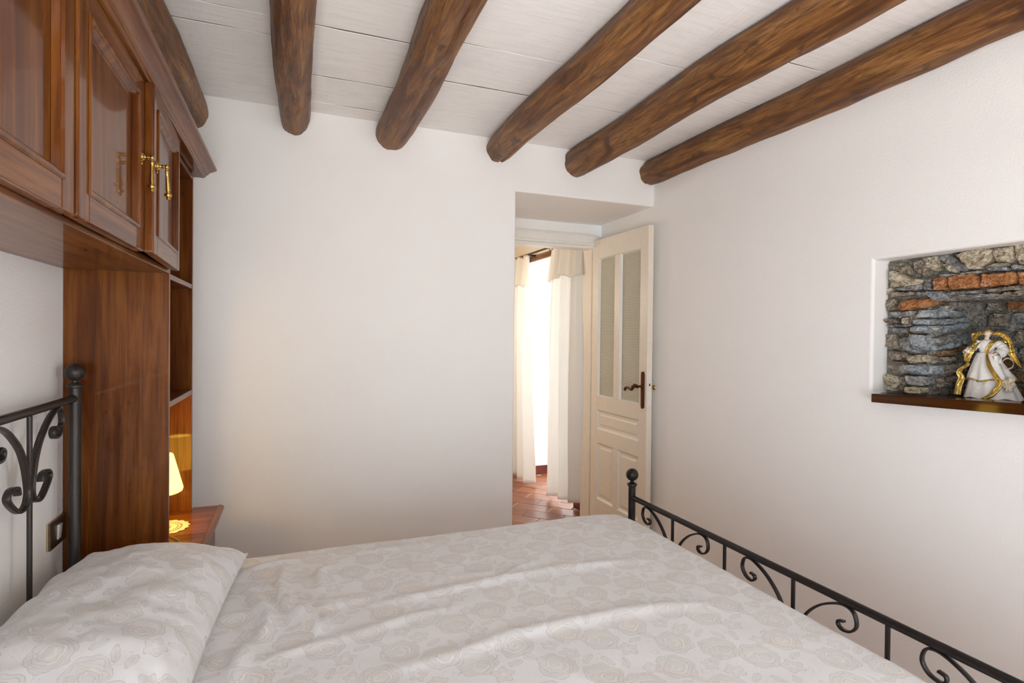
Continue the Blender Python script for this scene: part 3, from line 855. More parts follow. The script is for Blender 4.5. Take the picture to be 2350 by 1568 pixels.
# jamb face and lintel, outlines traced on the stone face
faces_ = [
 ('stone_brown', [(2040, 604), (2075, 602), (2098, 618), (2092, 636), (2060, 622), (2044, 618)], .012),
 ('stone_tan', [(2046, 622), (2064, 622), (2095, 640), (2128, 642), (2122, 652), (2080, 660), (2050, 662), (2044, 642)], .020),
 ('stone_brown', [(2098, 600), (2132, 590), (2130, 612), (2140, 634), (2118, 634), (2102, 624)], .014),
 ('stone_tan', [(2130, 592), (2152, 588), (2156, 610), (2146, 624), (2132, 612)], .017),
 ('stone_grey', [(2056, 664), (2126, 650), (2122, 664), (2090, 668), (2054, 668)], .013),
 ('stone_grey', [(2130, 642), (2142, 640), (2140, 666), (2125, 667)], .016),
 ('stone_brown', [(2046, 668), (2070, 671), (2104, 670), (2104, 676), (2060, 682), (2044, 684)], .014),
 ('stone_grey', [(2106, 670), (2168, 668), (2168, 681), (2110, 680)], .013),
 ('stone_tan', [(2038, 664), (2050, 660), (2050, 676), (2040, 678)], .010),
 ('stone_brown', [(2034, 688), (2052, 684), (2056, 712), (2040, 716)], .012),
 ('stone_grey', [(2044, 716), (2106, 713), (2104, 727), (2068, 730), (2042, 727)], .015),
 ('stone_brown', [(2034, 732), (2060, 733), (2062, 742), (2036, 741)], .020),
 ('stone_tan', [(2074, 729), (2092, 728), (2090, 745), (2074, 744)], .015),
 ('stone_brown', [(2090, 727), (2112, 722), (2110, 742), (2094, 744)], .018),
 ('stone_grey', [(2040, 746), (2100, 744), (2100, 750), (2050, 752), (2038, 751)], .014),
 ('stone_grey', [(2046, 754), (2092, 752), (2096, 764), (2060, 765)], .012),
 ('stone_rust', [(2084, 754), (2112, 752), (2110, 772), (2086, 768)], .012),
 ('stone_brown', [(2036, 766), (2060, 768), (2066, 796), (2050, 804), (2036, 796)], .013),
 ('stone_grey', [(2068, 776), (2108, 770), (2122, 800), (2104, 812), (2078, 804), (2066, 792)], .020),
 ('stone_brown', [(2040, 806), (2080, 808), (2090, 818), (2074, 828), (2042, 826)], .012),
 ('stone_tan', [(2086, 816), (2128, 814), (2128, 830), (2100, 836), (2084, 828)], .017),
 ('stone_brown', [(2040, 830), (2078, 830), (2086, 846), (2070, 856), (2042, 848)], .014),
 ('stone_tan', [(2068, 842), (2088, 838), (2090, 852), (2074, 862)], .018),
 ('stone_tan', [(2036, 858), (2062, 862), (2068, 880), (2060, 900), (2036, 896)], .022),
 ('stone_brown', [(2066, 868), (2086, 858), (2086, 884), (2074, 900), (2064, 896)], .010),
 # lintel course
 ('stone_grey', [(2156, 592), (2176, 582), (2226, 610), (2224, 624), (2196, 622), (2168, 604)], .012),
 ('stone_tan', [(2166, 606), (2186, 608), (2206, 622), (2198, 628), (2180, 622)], .015),
 ('stone_tan', [(2198, 586), (2222, 574), (2262, 568), (2290, 572), (2280, 600), (2248, 618), (2230, 620)], .030),
 ('stone_tan', [(2286, 572), (2330, 562), (2338, 592), (2320, 604), (2286, 602)], .022),
 ('stone_grey', [(2176, 580), (2230, 570), (2220, 575), (2200, 582)], .010),
 ('stone_brown', [(2262, 616), (2290, 602), (2320, 604), (2310, 612), (2270, 622)], .012),
 ('stone_blue', [(2274, 616), (2318, 614), (2314, 622), (2276, 622)], .020),
 ('stone_tan', [(2332, 560), (2385, 552), (2390, 600), (2350, 608), (2336, 596)], .020),
 ('stone_grey', [(2320, 606), (2350, 610), (2400, 606), (2400, 618), (2322, 620)], .013),
 ('stone_blue', [(2156, 630), (2200, 628), (2206, 632), (2160, 640)], .010),
 ('stone_grey', [(2206, 628), (2256, 620), (2262, 626), (2210, 634)], .014),
 # slates under the brick course
 ('stone_grey', [(2172, 672), (2222, 668), (2262, 666), (2262, 672), (2210, 676), (2172, 678)], .020),
 ('stone_brown', [(2264, 664), (2352, 656), (2400, 654), (2400, 664), (2264, 672)], .022),
 ('stone_grey', [(2196, 678), (2262, 674), (2300, 672), (2300, 679), (2230, 684)], .012),
 ('stone_brown', [(2302, 672), (2400, 664), (2400, 676), (2302, 680)], .014),
 ('stone_blue', [(2130, 676), (2168, 671), (2168, 684), (2140, 690)], .014),
]
for mat, pts, pr in faces_:
    sd += 1; stone(px_face(pts), face3, pr, mat, seed=sd)
bricks_ = [
 [(2146, 640), (2176, 634), (2176, 664), (2150, 668)],
 [(2177, 634), (2236, 628), (2250, 630), (2250, 662), (2178, 667)],
 [(2252, 629), (2330, 624), (2340, 628), (2340, 652), (2252, 661)],
 [(2343, 624), (2410, 618), (2410, 648), (2343, 654)],
 [(2058, 706), (2070, 692), (2100, 688), (2142, 685), (2150, 690), (2128, 708), (2062, 714)],
]
for pts in bricks_:
    sd += 1; stone(px_face(pts), face3, .020, 'brick_orange', 'brick', seed=sd)
# the courses carry on along the lintel
rg = random.Random(11)
for (z0_, z1_, mats_, nm_) in ((1.505, 1.537, ['stone_grey', 'stone_brown'], 'stone'), (1.540, 1.602, ['brick_orange'], 'brick'), (1.608, 1.664, ['stone_tan', 'stone_grey', 'stone_tan'], 'stone')):
    y = .985
    while y > .68:
        w = rg.uniform(.09, .15); sd += 1
        stone([(y-.004, z0_+rg.uniform(0, .006)), (y-.004, z1_-rg.uniform(0, .006)), (y-w/2, z1_), (y-w+.004, z1_-rg.uniform(0, .006)), (y-w+.004, z0_), (y-w/2, z0_+rg.uniform(0, .006))], face3, rg.uniform(.014, .022), rg.choice(mats_), nm_, seed=sd)
        y -= w
# inner side of the recess, curving into the wall
sides_ = [
 ('stone_rust', [(2150, 688), (2174, 686), (2176, 696), (2148, 700)], .010),
 ('stone_tan', [(2160, 702), (2182, 700), (2184, 712), (2160, 714)], .012),
 ('stone_blue', [(2134, 712), (2158, 704), (2200, 716), (2212, 722), (2170, 730), (2124, 730)], .016),
 ('stone_blue', [(2122, 734), (2170, 732), (2216, 726), (2222, 736), (2160, 746), (2120, 746)], .018),
 ('stone_blue', [(2118, 748), (2150, 748), (2190, 742), (2218, 740), (2214, 752), (2150, 764), (2116, 764)], .014),
 ('stone_tan', [(2140, 752), (2154, 750), (2150, 758), (2138, 760)], .018),
 ('stone_blue', [(2114, 768), (2136, 770), (2140, 792), (2158, 800), (2150, 808), (2128, 806), (2116, 790)], .016),
 ('stone_grey', [(2140, 776), (2188, 764), (2188, 776), (2158, 790), (2142, 790)], .022),
 ('stone_blue', [(2162, 792), (2196, 772), (2224, 760), (2226, 778), (2196, 794), (2170, 802)], .014),
 ('stone_rust', [(2160, 806), (2192, 798), (2212, 786), (2214, 800), (2180, 814), (2152, 818)], .014),
 ('stone_brown', [(2130, 814), (2158, 820), (2190, 816), (2190, 826), (2140, 836)], .014),
 ('stone_blue', [(2096, 842), (2130, 838), (2164, 836), (2160, 856), (2140, 862), (2104, 858)], .020),
 ('stone_grey', [(2104, 864), (2142, 864), (2150, 884), (2112, 886)], .018),
 ('stone_tan', [(2106, 890), (2134, 888), (2132, 900), (2104, 904)], .020),
 ('stone_brown', [(2166, 838), (2200, 832), (2200, 852), (2164, 858)], .012),
 ('stone_brown', [(2152, 868), (2196, 862), (2196, 884), (2154, 890)], .010),
]
for mat, pts, pr in sides_:
    sd += 1; stone(px_side(pts), side3, pr, mat, seed=sd)
# back of the recess: coursed rubble
rg = random.Random(3)
z = 1.152
row = 0
while z < 1.49:
    hh = rg.uniform(.038, .062); y = .56+rg.uniform(0, .05)
    while y < 1.30:
        w = rg.uniform(.07, .15); sd += 1
        a0, a1, b0, b1 = y+.004, min(y+w, 1.31)-.004, z+.004, z+hh-.004
        if a1-a0 > .02:
            isb = (b1 > 1.475 and 1.12 < (a0+a1)/2 < 1.27)
            stone([(a0, b0+rg.uniform(0, .008)), ((a0+a1)/2, b0), (a1, b0+rg.uniform(0, .008)), (a1-rg.uniform(0, .012), b1), ((a0+a1)/2, b1+.002), (a0+rg.uniform(0, .012), b1-.004)],
                  back3, rg.uniform(.012, .03), 'brick_orange' if isb else rg.choice(['stone_brown', 'stone_grey', 'stone_rust', 'stone_brown']), 'brick' if isb else 'stone', seed=sd)
        y += w
    z += hh

# ================================================================== THINGS
# ---- dark shelf board on the niche sill
def tilt(y): return 1.150+.018*(1.487-y)/.487
sh = B(); yA, yB = 1.452, .58
sh.add([(2.040, yA, tilt(yA)-.030), (2.14, yA, tilt(yA)-.030), (2.14, yB, tilt(yB)-.035), (2.040, yB, tilt(yB)-.035), (2.040, yA, tilt(yA)+.002), (2.14, yA, tilt(yA)+.002), (2.14, yB, tilt(yB)+.002), (2.040, yB, tilt(yB)+.002)],
       [(0, 3, 2, 1), (4, 5, 6, 7), (0, 1, 5, 4), (1, 2, 6, 5), (2, 3, 7, 6), (3, 0, 4, 7)])
niche_shelf = sh.make('niche_shelf', 'walnut_dark', bevel=.0015); tag(niche_shelf, 'dark walnut board forming the sill of the stone niche', 'shelf')
sb = B(); sb.box(2.141, 2.44, .63, 1.335, 1.1525, 1.157); sb.make('inner_board', 'walnut_dark', niche_shelf)

# ---- overhead cabinet bridging the bed
XP = -.390                  # front of carcass and side panels
cab = thing('overhead_cabinet', (XP-.14, 1.2, 1.56), 'glossy cherry wood cabinet with panelled doors bridging over the bed', 'cabinet')
cb_ = B()
CY0, CY1 = .26, 2.146
cb_.box(XL+.002, XP, CY0, CY1, 1.556, 1.574); cb_.box(XL+.002, XP, CY0, CY1, 1.984, 2.004)
cb_.make('carcass', 'cherry_y', cab, bevel=.0012)
B().box(XL+.002, XL+.012, CY0, CY1, 1.574, 1.984).make('back_panel', 'cherry', cab)
for y in (.262, .734, 1.206, 1.676): B().box(XL+.012, XP-.002, y, y+.018, 1.574, 1.984).make('divider', 'cherry', cab)

def cab_door(y0, y1, xo, ang, handle, hinge_far=False):
    """door with raised mouldings; local y along the width, x outwards"""
    z0, z1, T = 1.566, 2.008, .024
    w = y1-y0; st = .058
    hx, hy = XP+xo, (y1 if hinge_far else y0)
    ca_, sa_ = math.cos(ang), math.sin(ang)
    def tr(x, y, z):     # x: out of the face, y: from y0
        yl = (y-w) if hinge_far else y
        # opening swings the free edge towards +x
        s_ = -1 if hinge_far else 1
        return (hx+x*ca_+abs(yl)*sa_, hy+yl*ca_-s_*(-1 if hinge_far else 1)*x*sa_*0 + (x*sa_ if hinge_far else -x*sa_), z)
    def bx(b, x0, x1, a0, a1, c0, c1):
        b.add([tr(*p) for p in ((x0, a0, c0), (x1, a0, c0), (x1, a1, c0), (x0, a1, c0), (x0, a0, c1), (x1, a0, c1), (x1, a1, c1), (x0, a1, c1))],
              [(0, 3, 2, 1), (4, 5, 6, 7), (0, 1, 5, 4), (1, 2, 6, 5), (2, 3, 7, 6), (3, 0, 4, 7)])
    fr_ = B(); bx(fr_, 0, T, 0, st, z0, z1); door = fr_.make('door', 'cherry', cab, bevel=.0045, seg=3)
    q = B(); bx(q, 0, T, w-st, w, z0, z1); q.make('stile', 'cherry', door, bevel=.0045, seg=3)
    for c0, c1 in ((z0, z0+st), (z1-st, z1)):
        q = B(); bx(q, .0, T-.0002, st+.0002, w-st-.0002, c0, c1); q.make('rail', 'cherry_y', door, bevel=.002)
    q = B(); bx(q, .004, T-.011, st, w-st, z0+st, z1-st); q.make('panel', 'cherry', door)
    # moulded frame round the panel: sloping profile with a bead
    prof = [(0., T+.0005), (.003, T+.004), (.008, T+.004), (.011, T-.001), (.013, T-.001), (.018, T-.006), (.022, T-.0105)]
    mo_ = B()
    a0, a1, c0, c1 = st-.008, w-st+.008, z0+st-.008, z1-st+.008
    rings = [[(a0+i, c0+i), (a1-i, c0+i), (a1-i, c1-i), (a0+i, c1-i)] for i, _ in prof]
    vs_ = [tr(h, p[0], p[1]) for r_, (_, h) in zip(rings, prof) for p in r_]
    fs = [(r_*4+k, r_*4+(k+1) % 4, (r_+1)*4+(k+1) % 4, (r_+1)*4+k) for r_ in range(len(prof)-1) for k in range(4)]
    mo_.add(vs_, fs).make('moulding', 'cherry', door, angle=20)
    if handle is not None:
        hh = B(); yy = handle; zz = 1.800
        def hp(x, y, z): return Vector(tr(x, y, z))
        # rosette
        base = hp(T, yy, zz); nrm = (hp(T+1, yy, zz)-base).normalized(); sid = (hp(T, yy+1, zz)-base).normalized()
        def lathe_dir(b, c, ax, prof_, seg=16):
            ax = ax.normalized(); u = ax.orthogonal().normalized(); v_ = ax.cross(u); pts = []; f_ = []
            for r_, h_ in prof_:
                for k in range(seg): pts.append(c+ax*h_+(u*math.cos(2*PI*k/seg)+v_*math.sin(2*PI*k/seg))*r_)
            for i in range(len(prof_)-1):
                for k in range(seg): f_.append((i*seg+k, i*seg+(k+1) % seg, (i+1)*seg+(k+1) % seg, (i+1)*seg+k))
            f_.append(tuple(range(seg-1, -1, -1))); f_.append(tuple((len(prof_)-1)*seg+k for k in range(seg)))
            b.add(pts, f_)
        lathe_dir(hh, base, nrm, [(.0125, 0), (.0125, .002), (.010, .004), (.0095, .006), (.006, .008), (.0045, .010), (.0045, .014), (.006, .016), (.0035, .018), (.0035, .022)])
        hh.sphere(base+nrm*.024, .0062, 14, 10)
        rose = hh.make('handle', 'brass', door)
        dr = B(); top = base+nrm*.024+Vector((0, 0, -.005))
        dn = Vector((0, 0, -1))
        if hinge_far: dn = (Vector((0, 0, -1))+sid*.16+nrm*.02).normalized()
        lathe_dir(dr, top, dn, [(.0035, 0), (.0035, .004), (.0048, .006), (.0048, .009), (.0036, .011), (.0042, .020), (.0050, .042), (.0056, .058), (.0040, .060), (.0040, .062), (.0086, .065), (.0096, .068), (.0086, .071), (.0040, .0735), (.0040, .075), (.0055, .077), (.0040, .080), (.001, .081)])
        dr.make('drop_pull', 'brass', rose)
        bd = B(); lathe_dir(bd, base+Vector((0, 0, -.0125))+nrm*.002, Vector((0, 0, -1)), [(.002, 0), (.003, .003), (.0015, .006), (.001, .008)], 8); bd.make('finial', 'brass', rose)
    return door
cab_door(.268, .738, .001, 0, None)
cab_door(.740, 1.206, .001, 0, .030)
cab_door(1.212, 1.680, .005, 0, .430)
cab_door(1.686, 2.158, .004, math.radians(2.5), .030, hinge_far=True)

# ---- open bookcase tower beside the bed
bk = thing('bookcase', (XP-.14, 2.38, 0), 'tall narrow open cherry wood bookcase between the bed and the end wall', 'bookcase')
B().box(XL+.002, XP, 2.147, 2.165, 0, 2.0).make('side_panel', 'cherry', bk, bevel=.001)
B().box(XL+.002, XP, 2.600, 2.618, 0, 2.0).make('side_panel', 'cherry', bk, bevel=.001)
B().box(XL+.002, XL+.010, 2.165, 2.600, .63, 1.985).make('back_panel', 'cherry', bk)
for z_, th in ((1.538, .018), (1.103, .020), (1.985, .018)):
    B().box(XL+.010, XP-.001, 2.165, 2.600, z_, z_+th).make('shelf', 'cherry_y', bk, bevel=.001)
pg = B().lathe([(.0045, 0), (.0045, .003), (.002, .0035)], (-.425, 2.6005, 1.925), 10, 'y')
for i in range(len(pg.v)): pg.v[i] = (pg.v[i][0], 2.600-(pg.v[i][1]-2.6005)-.0, pg.v[i][2])
pg.make('screw_cap', 'dark_hole', bk)

# ---- cornice moulding along the top of cabinet and bookcase
prof = [(0, 2.0095), (.036, 2.0095), (.037, 2.0150), (.041, 2.0170), (.042, 2.0230), (.047, 2.0260), (.052, 2.0350), (.060, 2.0420), (.066, 2.0450), (.067, 2.0490), (.073, 2.0510), (.0765, 2.0560), (.0765, 2.0630), (.070, 2.0680), (0, 2.0680)]
cn = B(); vs_ = []; fs = []; n = len(prof)
for o_, z_ in prof: vs_.append((XP+o_, CY0-.02, z_))
for o_, z_ in prof: vs_.append((XP+o_, 2.618+o_, z_))
for o_, z_ in prof: vs_.append((XL+.003, 2.618+o_, z_))
for r_ in (0, 1):
    for k in range(n): fs.append((r_*n+k, r_*n+(k+1) % n, (r_+1)*n+(k+1) % n, (r_+1)*n+k))
fs += [tuple(range(n)), tuple(range(3*n-1, 2*n-1, -1))]
o = cn.add(vs_, fs).make('cornice', 'cherry_y', angle=22); tag(o, 'stepped cherry wood cornice moulding crowning the cabinet and bookcase', 'cornice')
B().box(XL+.003, XP-.0005, CY0-.02, 2.617, 2.0095, 2.035).make('top_board', 'cherry_y', o)

# ---- nightstand fitted under the bookcase
ns = thing('nightstand', (-.48, 2.38, 0), 'reddish wooden nightstand with rounded front edge under the bedside lamp', 'nightstand')
tp = B(); pr_ = [(-.297, .603), (-.297, .625), (-.289, .6265), (-.281, .624), (-.2745, .618), (-.274, .612), (-.280, .605), (-.288, .601)]
# table top: full board plus bullnose, wider in front of the bookcase panels
vs_ = []; fs = []
ol = [(XL+.012, 2.168), (XP+.001, 2.168), (XP+.001, 2.128), (-.297, 2.128), (-.297, 2.640), (XP+.001, 2.640), (XP+.001, 2.597), (XL+.012, 2.597)]
tp.add([(x, y, .603) for x, y in ol]+[(x, y, .625) for x, y in ol], [tuple(range(8)), tuple(range(15, 7, -1))]+[(k, (k+1) % 8, 8+(k+1) % 8, 8+k) for k in range(8)])
tp.make('top', 'cherry_x', ns, bevel=.0015)
bn = B(); n = len(pr_)
for y in (2.126, 2.642):
    for x, z_ in pr_: vs_.append((x+.0005, y, z_))
fs = [(k, (k+1) % n, n+(k+1) % n, n+k) for k in range(n)]+[tuple(range(n)), tuple(range(2*n-1, n-1, -1))]
bn.add(vs_, fs).make('edge_moulding', 'cherry_y', ns, angle=60)
B().box(XL+.012, -.318, 2.168, 2.597, .07, .603).make('body', 'cherry', ns, bevel=.001)
for y in (2.150, 2.604): B().box(-.388, -.305, y, y+.016, .0, .603).make('cheek', 'cherry', ns, bevel=.003)
for z0, z1 in ((.455, .590), (.30, .44), (.10, .285)):
    d_ = B().box(-.318, -.302, 2.176, 2.590, z0, z1).make('drawer', 'cherry_y', ns, bevel=.004, seg=3)
    B().lathe([(.006, 0), (.006, .008), (.014, .014), (.016, .020), (.012, .026), (.002, .028)], (-.302, 2.383, (z0+z1)/2), 16, 'x').make('knob', 'brass', d_)

# ---- bedside lamp, doily
LX, LY = -.468, 2.392
lamp = thing('table_lamp', (LX, LY, .628), 'small lit bedside lamp with conical opal shade and white base', 'lamp')
B().lathe([(.001, 0), (.036, 0), (.040, .004), (.040, .012), (.030, .022), (.018, .034), (.014, .060), (.017, .085), (.012, .100), (.010, .125), (.001, .126)], (LX, LY, .6285), 28).make('base', 'porcelain', lamp)
shd = B(); prof_o = [(.044, .900), (.047, .902), (.050, .896), (.079, .783), (.0815, .772), (.079, .764), (.073, .7605)]
vs_ = []; fs = []; seg = 40
ring = prof_o+[(.070, .764), (.072, .772), (.046, .893), (.043, .897)]
for r_, z_ in ring:
    for k in range(seg): vs_.append((LX+r_*math.cos(2*PI*k/seg), LY+r_*math.sin(2*PI*k/seg), z_))
nr = len(ring)
for i in range(nr):
    for k in range(seg): fs.append((i*seg+k, i*seg+(k+1) % seg, ((i+1) % nr)*seg+(k+1) % seg, ((i+1) % nr)*seg+k))
shd.add(vs_, fs).make('shade', 'opal_glass', lamp, angle=60)
B().sphere((LX, LY, .828), .020, 14, 10).make('bulb', 'opal_glass', lamp)
B().tube(spline([(LX+.02, LY-.03, .6295), (-.44, 2.31, .6300), (-.40, 2.265, .6300), (-.372, 2.22, .6300), (-.36, 2.17, .6300), (-.38, 2.14, .628)], 6), .0022, 6).make('cord', 'cord_brown', lamp)
ll = bpy.data.lights.new('lamp_bulb_light', 'POINT'); ll.energy = .45; ll.color = (1.0, .56, .14); ll.shadow_soft_size = .018; ll.specular_factor = .1
lo = bpy.data.objects.new('lamp_bulb_light', ll); C.objects.link(lo); lo.location = (LX, LY, .782); lo.parent = lamp; lo.matrix_parent_inverse = Matrix.Translation(-lamp.location)
ll2 = bpy.data.lights.new('lamp_bulb_light_up', 'POINT'); ll2.energy = 2.4; ll2.color = (1.0, .56, .14); ll2.shadow_soft_size = .018; ll2.specular_factor = .1
lo = bpy.data.objects.new('lamp_bulb_light_up', ll2); C.objects.link(lo); lo.location = (LX, LY, .872); lo.parent = lamp; lo.matrix_parent_inverse = Matrix.Translation(-lamp.location)
# lace doily with pointed scallops and openwork rings
dl = B(); zt = .6262
def disc_ring(b, r0, r1, n, f0=None, f1=None):
    vs_ = []
    for k in range(n):
        t = 2*PI*k/n
        a = r0*(f0(t) if f0 else 1); c_ = r1*(f1(t) if f1 else 1)
        for r_, z_ in ((a, zt), (c_, zt), (c_, zt+.0012), (a, zt+.0012)): vs_.append((LX+.012+r_*math.cos(t), LY+r_*math.sin(t), z_))
    fs = [(k*4+q, k*4+(q+1) % 4, ((k+1) % n)*4+(q+1) % 4, ((k+1) % n)*4+q) for k in range(n) for q in range(4)]
    b.add(vs_, fs)
disc_ring(dl, .004, .050, 48); disc_ring(dl, .056, .061, 48); disc_ring(dl, .068, .083, 96, None, lambda t: 1+.12*abs(math.sin(t*9)))
for k in range(36):
    t = 2*PI*k/36
    for r0, r1 in ((.049, .057), (.060, .069)):
        c1, s1 = math.cos(t), math.sin(t); w = .0018
        dl.add([(LX+.012+r*c1-s*w*s1, LY+r*s1+s*w*c1, z_) for r in (r0, r1) for s in (-1, 1) for z_ in (zt, zt+.0011)], [(0, 1, 3, 2), (4, 6, 7, 5), (1, 5, 7, 3), (0, 2, 6, 4), (0, 4, 5, 1), (2, 3, 7, 6)])
o = dl.make('lace_doily', 'doily_lace', smooth=False); tag(o, 'cream lace doily under the bedside lamp', 'doily')

# ---- light switch on the wall behind the headboard
sw = thing('light_switch', (XL, 2.085, .745), 'dark bronze light switch plate with white rocker behind the headboard', 'switch')
B().box(XL+.0005, XL+.0055, 2.022, 2.142, .703, .785).make('plate_rim', 'gold_edge', sw, bevel=.0015)
B().box(XL+.0055, XL+.0105, 2.0225, 2.1415, .7035, .7845).make('plate', 'switch_bronze', sw, bevel=.001)
B().add([(XL+.0106, 2.073, .722), (XL+.0106, 2.097, .722), (XL+.0106, 2.097, .766), (XL+.0106, 2.073, .766), (XL+.013, 2.073, .722), (XL+.013, 2.097, .722), (XL+.017, 2.097, .766), (XL+.017, 2.073, .766)],
        [(0, 3, 2, 1), (4, 5, 6, 7), (0, 1, 5, 4), (1, 2, 6, 5), (2, 3, 7, 6), (3, 0, 4, 7)]).make('rocker', 'white_plastic', sw)

# ---- iron bed
YP, YQ = 2.080, .373            # far and near posts
XH, XFt = -.628, 1.399
bed = thing('bed_frame', ((XH+XFt)/2, (YP+YQ)/2, 0), 'black iron double bed frame with scrolled headboard and footboard', 'bed')
def post(x, y, ztop, mat, ball=.0265, r=.0158):
    """ztop: top of the ball"""
    zb = ztop-2*ball
    p_ = B().lathe([(r+.004, 0), (r+.004, .02), (r, .025), (r, zb-.022), (r+.0052, zb-.020), (r+.0062, zb-.016), (r+.0052, zb-.012), (r-.001, zb-.008), (.0085, zb-.004), (.0080, zb+.002), (.0095, zb+.004)], (x, y, 0), 24).make('post', mat, bed, angle=50)
    B().sphere((x, y, zb+ball), ball, 28, 18).make('finial_ball', mat, p_)
post(XH, YP, 1.259, 'iron_grey'); post(XH, YQ, 1.259, 'iron_grey')
post(XFt, YP, .776, 'iron', .0275); post(XFt, YQ, .776, 'iron', .0275)
def hrail(x, z_, r, mat, name='rail'):
    B().tube([(x, YQ, z_), (x, YP, z_)], r, 16).make(name, mat, bed, angle=60)
hrail(XH, 1.152, .0115, 'iron_grey', 'top_rail'); hrail(XH, .40, .0110, 'iron_grey', 'lower_rail')
hrail(XFt, .648, .0112, 'iron', 'top_rail'); hrail(XFt, .36, .0110, 'iron', 'lower_rail')
for y in (YP, YQ): B().box(XH, XFt, y-.011 if y == YQ else y-.011, y+.011, .26, .31).make('side_rail', 'iron', bed, bevel=.003)
for k in range(12):
    x = XH+.12+(XFt-XH-.24)*k/11
    B().box(x-.035, x+.035, YQ+.012, YP-.012, .298, .31).make('slat', 'cherry_y', bed)
def bars(x, ys, z0, z1, mat):
    for y in ys: B().tube([(x, y, z0), (x, y, z1)], .0062, 12).make('bar', mat, bed, angle=60)
fys = [YP-.2845*k for k in range(1, 6)]
bars(XFt, fys, .36, .648, 'iron')
hys = [1.766, 1.482, 1.2265, .971, .687]
bars(XH, hys, .40, 1.152, 'iron_grey')
def scroll(x, yc, s, pts, mat, w=.013, th=.0062):
    p = spline([(x, yc+s*a, z_) for a, z_ in pts], 7)
    B().ribbon(p, (1, 0, 0), w, th).make('scroll', mat, bed, angle=50)
foot_pts = [(.166, .590), (.150, .586), (.149, .574), (.163, .566), (.187, .573), (.202, .596), (.194, .626), (.170, .6355), (.138, .628), (.092, .602), (.050, .560), (.022, .505), (.010, .440), (.022, .405), (.060, .395), (.085, .415), (.082, .445), (.064, .450), (.055, .436)]
for k in (0, 2, 4):
    for s in (1, -1): scroll(XFt, fys[k], s, foot_pts, 'iron')
head_pts = [(.170, 1.078), (.158, 1.087), (.142, 1.077), (.152, 1.060), (.185, 1.062), (.211, 1.095), (.202, 1.127), (.174, 1.1375), (.122, 1.118), (.064, 1.072), (.034, 1.028), (.017, .98), (.012, .945), (.026, .918), (.060, .912), (.098, .934), (.122, .960), (.106, .977), (.074, .974), (.066, .956)]
for yc in (hys[0], hys[4]):
    for s in (1, -1): scroll(XH, yc, s, head_pts, 'iron_grey', .016, .0085)

mt = B().box(XH+.03, XFt-.075, YQ+.05, YP-.03, .312, .566).make('mattress', 'white_plastic', bevel=.05, seg=4); tag(mt, 'white mattress under the floral bedspread', 'mattress')

# ---- bedspread
BX0, BX1, BY0, BY1 = XH+.024, 1.352, .335, 2.098
ZB = .597
def pxz(pts, z_=.59): return [(lambda p: (p.x, p.y))(on_z(a, b_, z_)) for a, b_ in pts]
folds = [   # polyline, height, half width, sideways sharpness
 (pxz([(863, 1398), (972, 1380), (1091, 1354), (1194, 1333), (1296, 1312), (1400, 1300)]), .009, .020),
 (pxz([(920, 1548), (1074, 1513), (1194, 1472), (1313, 1442), (1483, 1411), (1620, 1400)]), .011, .024),
 (pxz([(655, 1312), (640, 1352), (649, 1386), (673, 1407), (698, 1428), (722, 1468)]), .017, .016),
 (pxz([(566, 1360), (590, 1395), (612, 1425), (612, 1450), (600, 1475)]), .016, .018),
 (pxz([(690, 1400), (712, 1425), (728, 1450), (730, 1475)]), .012, .012),
 (pxz([(745, 1312), (730, 1331), (738, 1358)]), .011, .014),
 (pxz([(560, 1500), (545, 1530), (530, 1590)]), .014, .022),
 (pxz([(580, 1312), (630, 1300), (690, 1292)]), .008, .016),
 (pxz([(760, 1290), (880, 1268), (1000, 1252)]), .004, .022),
 (pxz([(1150, 1480), (1300, 1560), (1420, 1620)]), .005, .03),
 (pxz([(1160, 1335), (1190, 1315), (1230, 1298)]), .008, .012),
 (pxz([(660, 1400), (700, 1398), (760, 1392), (830, 1372)]), .006, .012),
 (pxz([(760, 1478), (860, 1455), (960, 1425), (1060, 1405)]), .006, .020),
 (pxz([(1250, 1330), (1380, 1300), (1500, 1290)]), .004, .018),
 (pxz([(1000, 1345), (1080, 1330), (1140, 1318)]), .004, .016),
 (pxz([(600, 1345), (612, 1365), (640, 1382)]), .010, .010),
 (pxz([(742, 1420), (750, 1440), (748, 1460)]), .008, .009),
 (pxz([(480, 1440), (530, 1425), (590, 1420)]), .006, .014),
 (pxz([(620, 1530), (700, 1500), (800, 1480)]), .006, .018),
 (pxz([(650, 1440), (760, 1400), (860, 1380)]), .006, .02),
]
def seg_d(px, py, a, b_):
    dx, dy = b_[0]-a[0], b_[1]-a[1]
    t = max(0, min(1, ((px-a[0])*dx+(py-a[1])*dy)/(dx*dx+dy*dy+1e-12)))
    ex, ey = px-a[0]-dx*t, py-a[1]-dy*t
    return math.hypot(ex, ey), t, dx*(py-a[1])-dy*(px-a[0])
def fold_h(x, y):
    h = 0
    for pl, H, w in folds:
        xs = [p[0] for p in pl]; ys_ = [p[1] for p in pl]
        if x < min(xs)-4*w or x > max(xs)+4*w or y < min(ys_)-4*w or y > max(ys_)+4*w: continue
        best = (9, 0, 0, 0); n_ = len(pl)-1
        for i in range(n_):
            d, t, sg = seg_d(x, y, pl[i], pl[i+1])
            if d < best[0]: best = (d, (i+t)/n_, sg, i)
        d, u, sg, _ = best
        ww = w*(1.0 if sg < 0 else 1.6)
        taper = math.sin(PI*min(1, max(0, u*.88+.06)))**.6
        h += 1.35*H*taper*math.exp(-(d/ww)**2*1.6)
    return h
def soft(x, y):
    return (.0055*mn.noise(Vector((x*3.1, y*3.6, 1)))+.0026*mn.noise(Vector((x*8+y*2, y*9, 4)))+.0016*mn.noise(Vector((x*20, y*15+x*6, 7))))
NU, NVv = 250, 215
sx0 = BX0
R_ = .048; HANG = .30
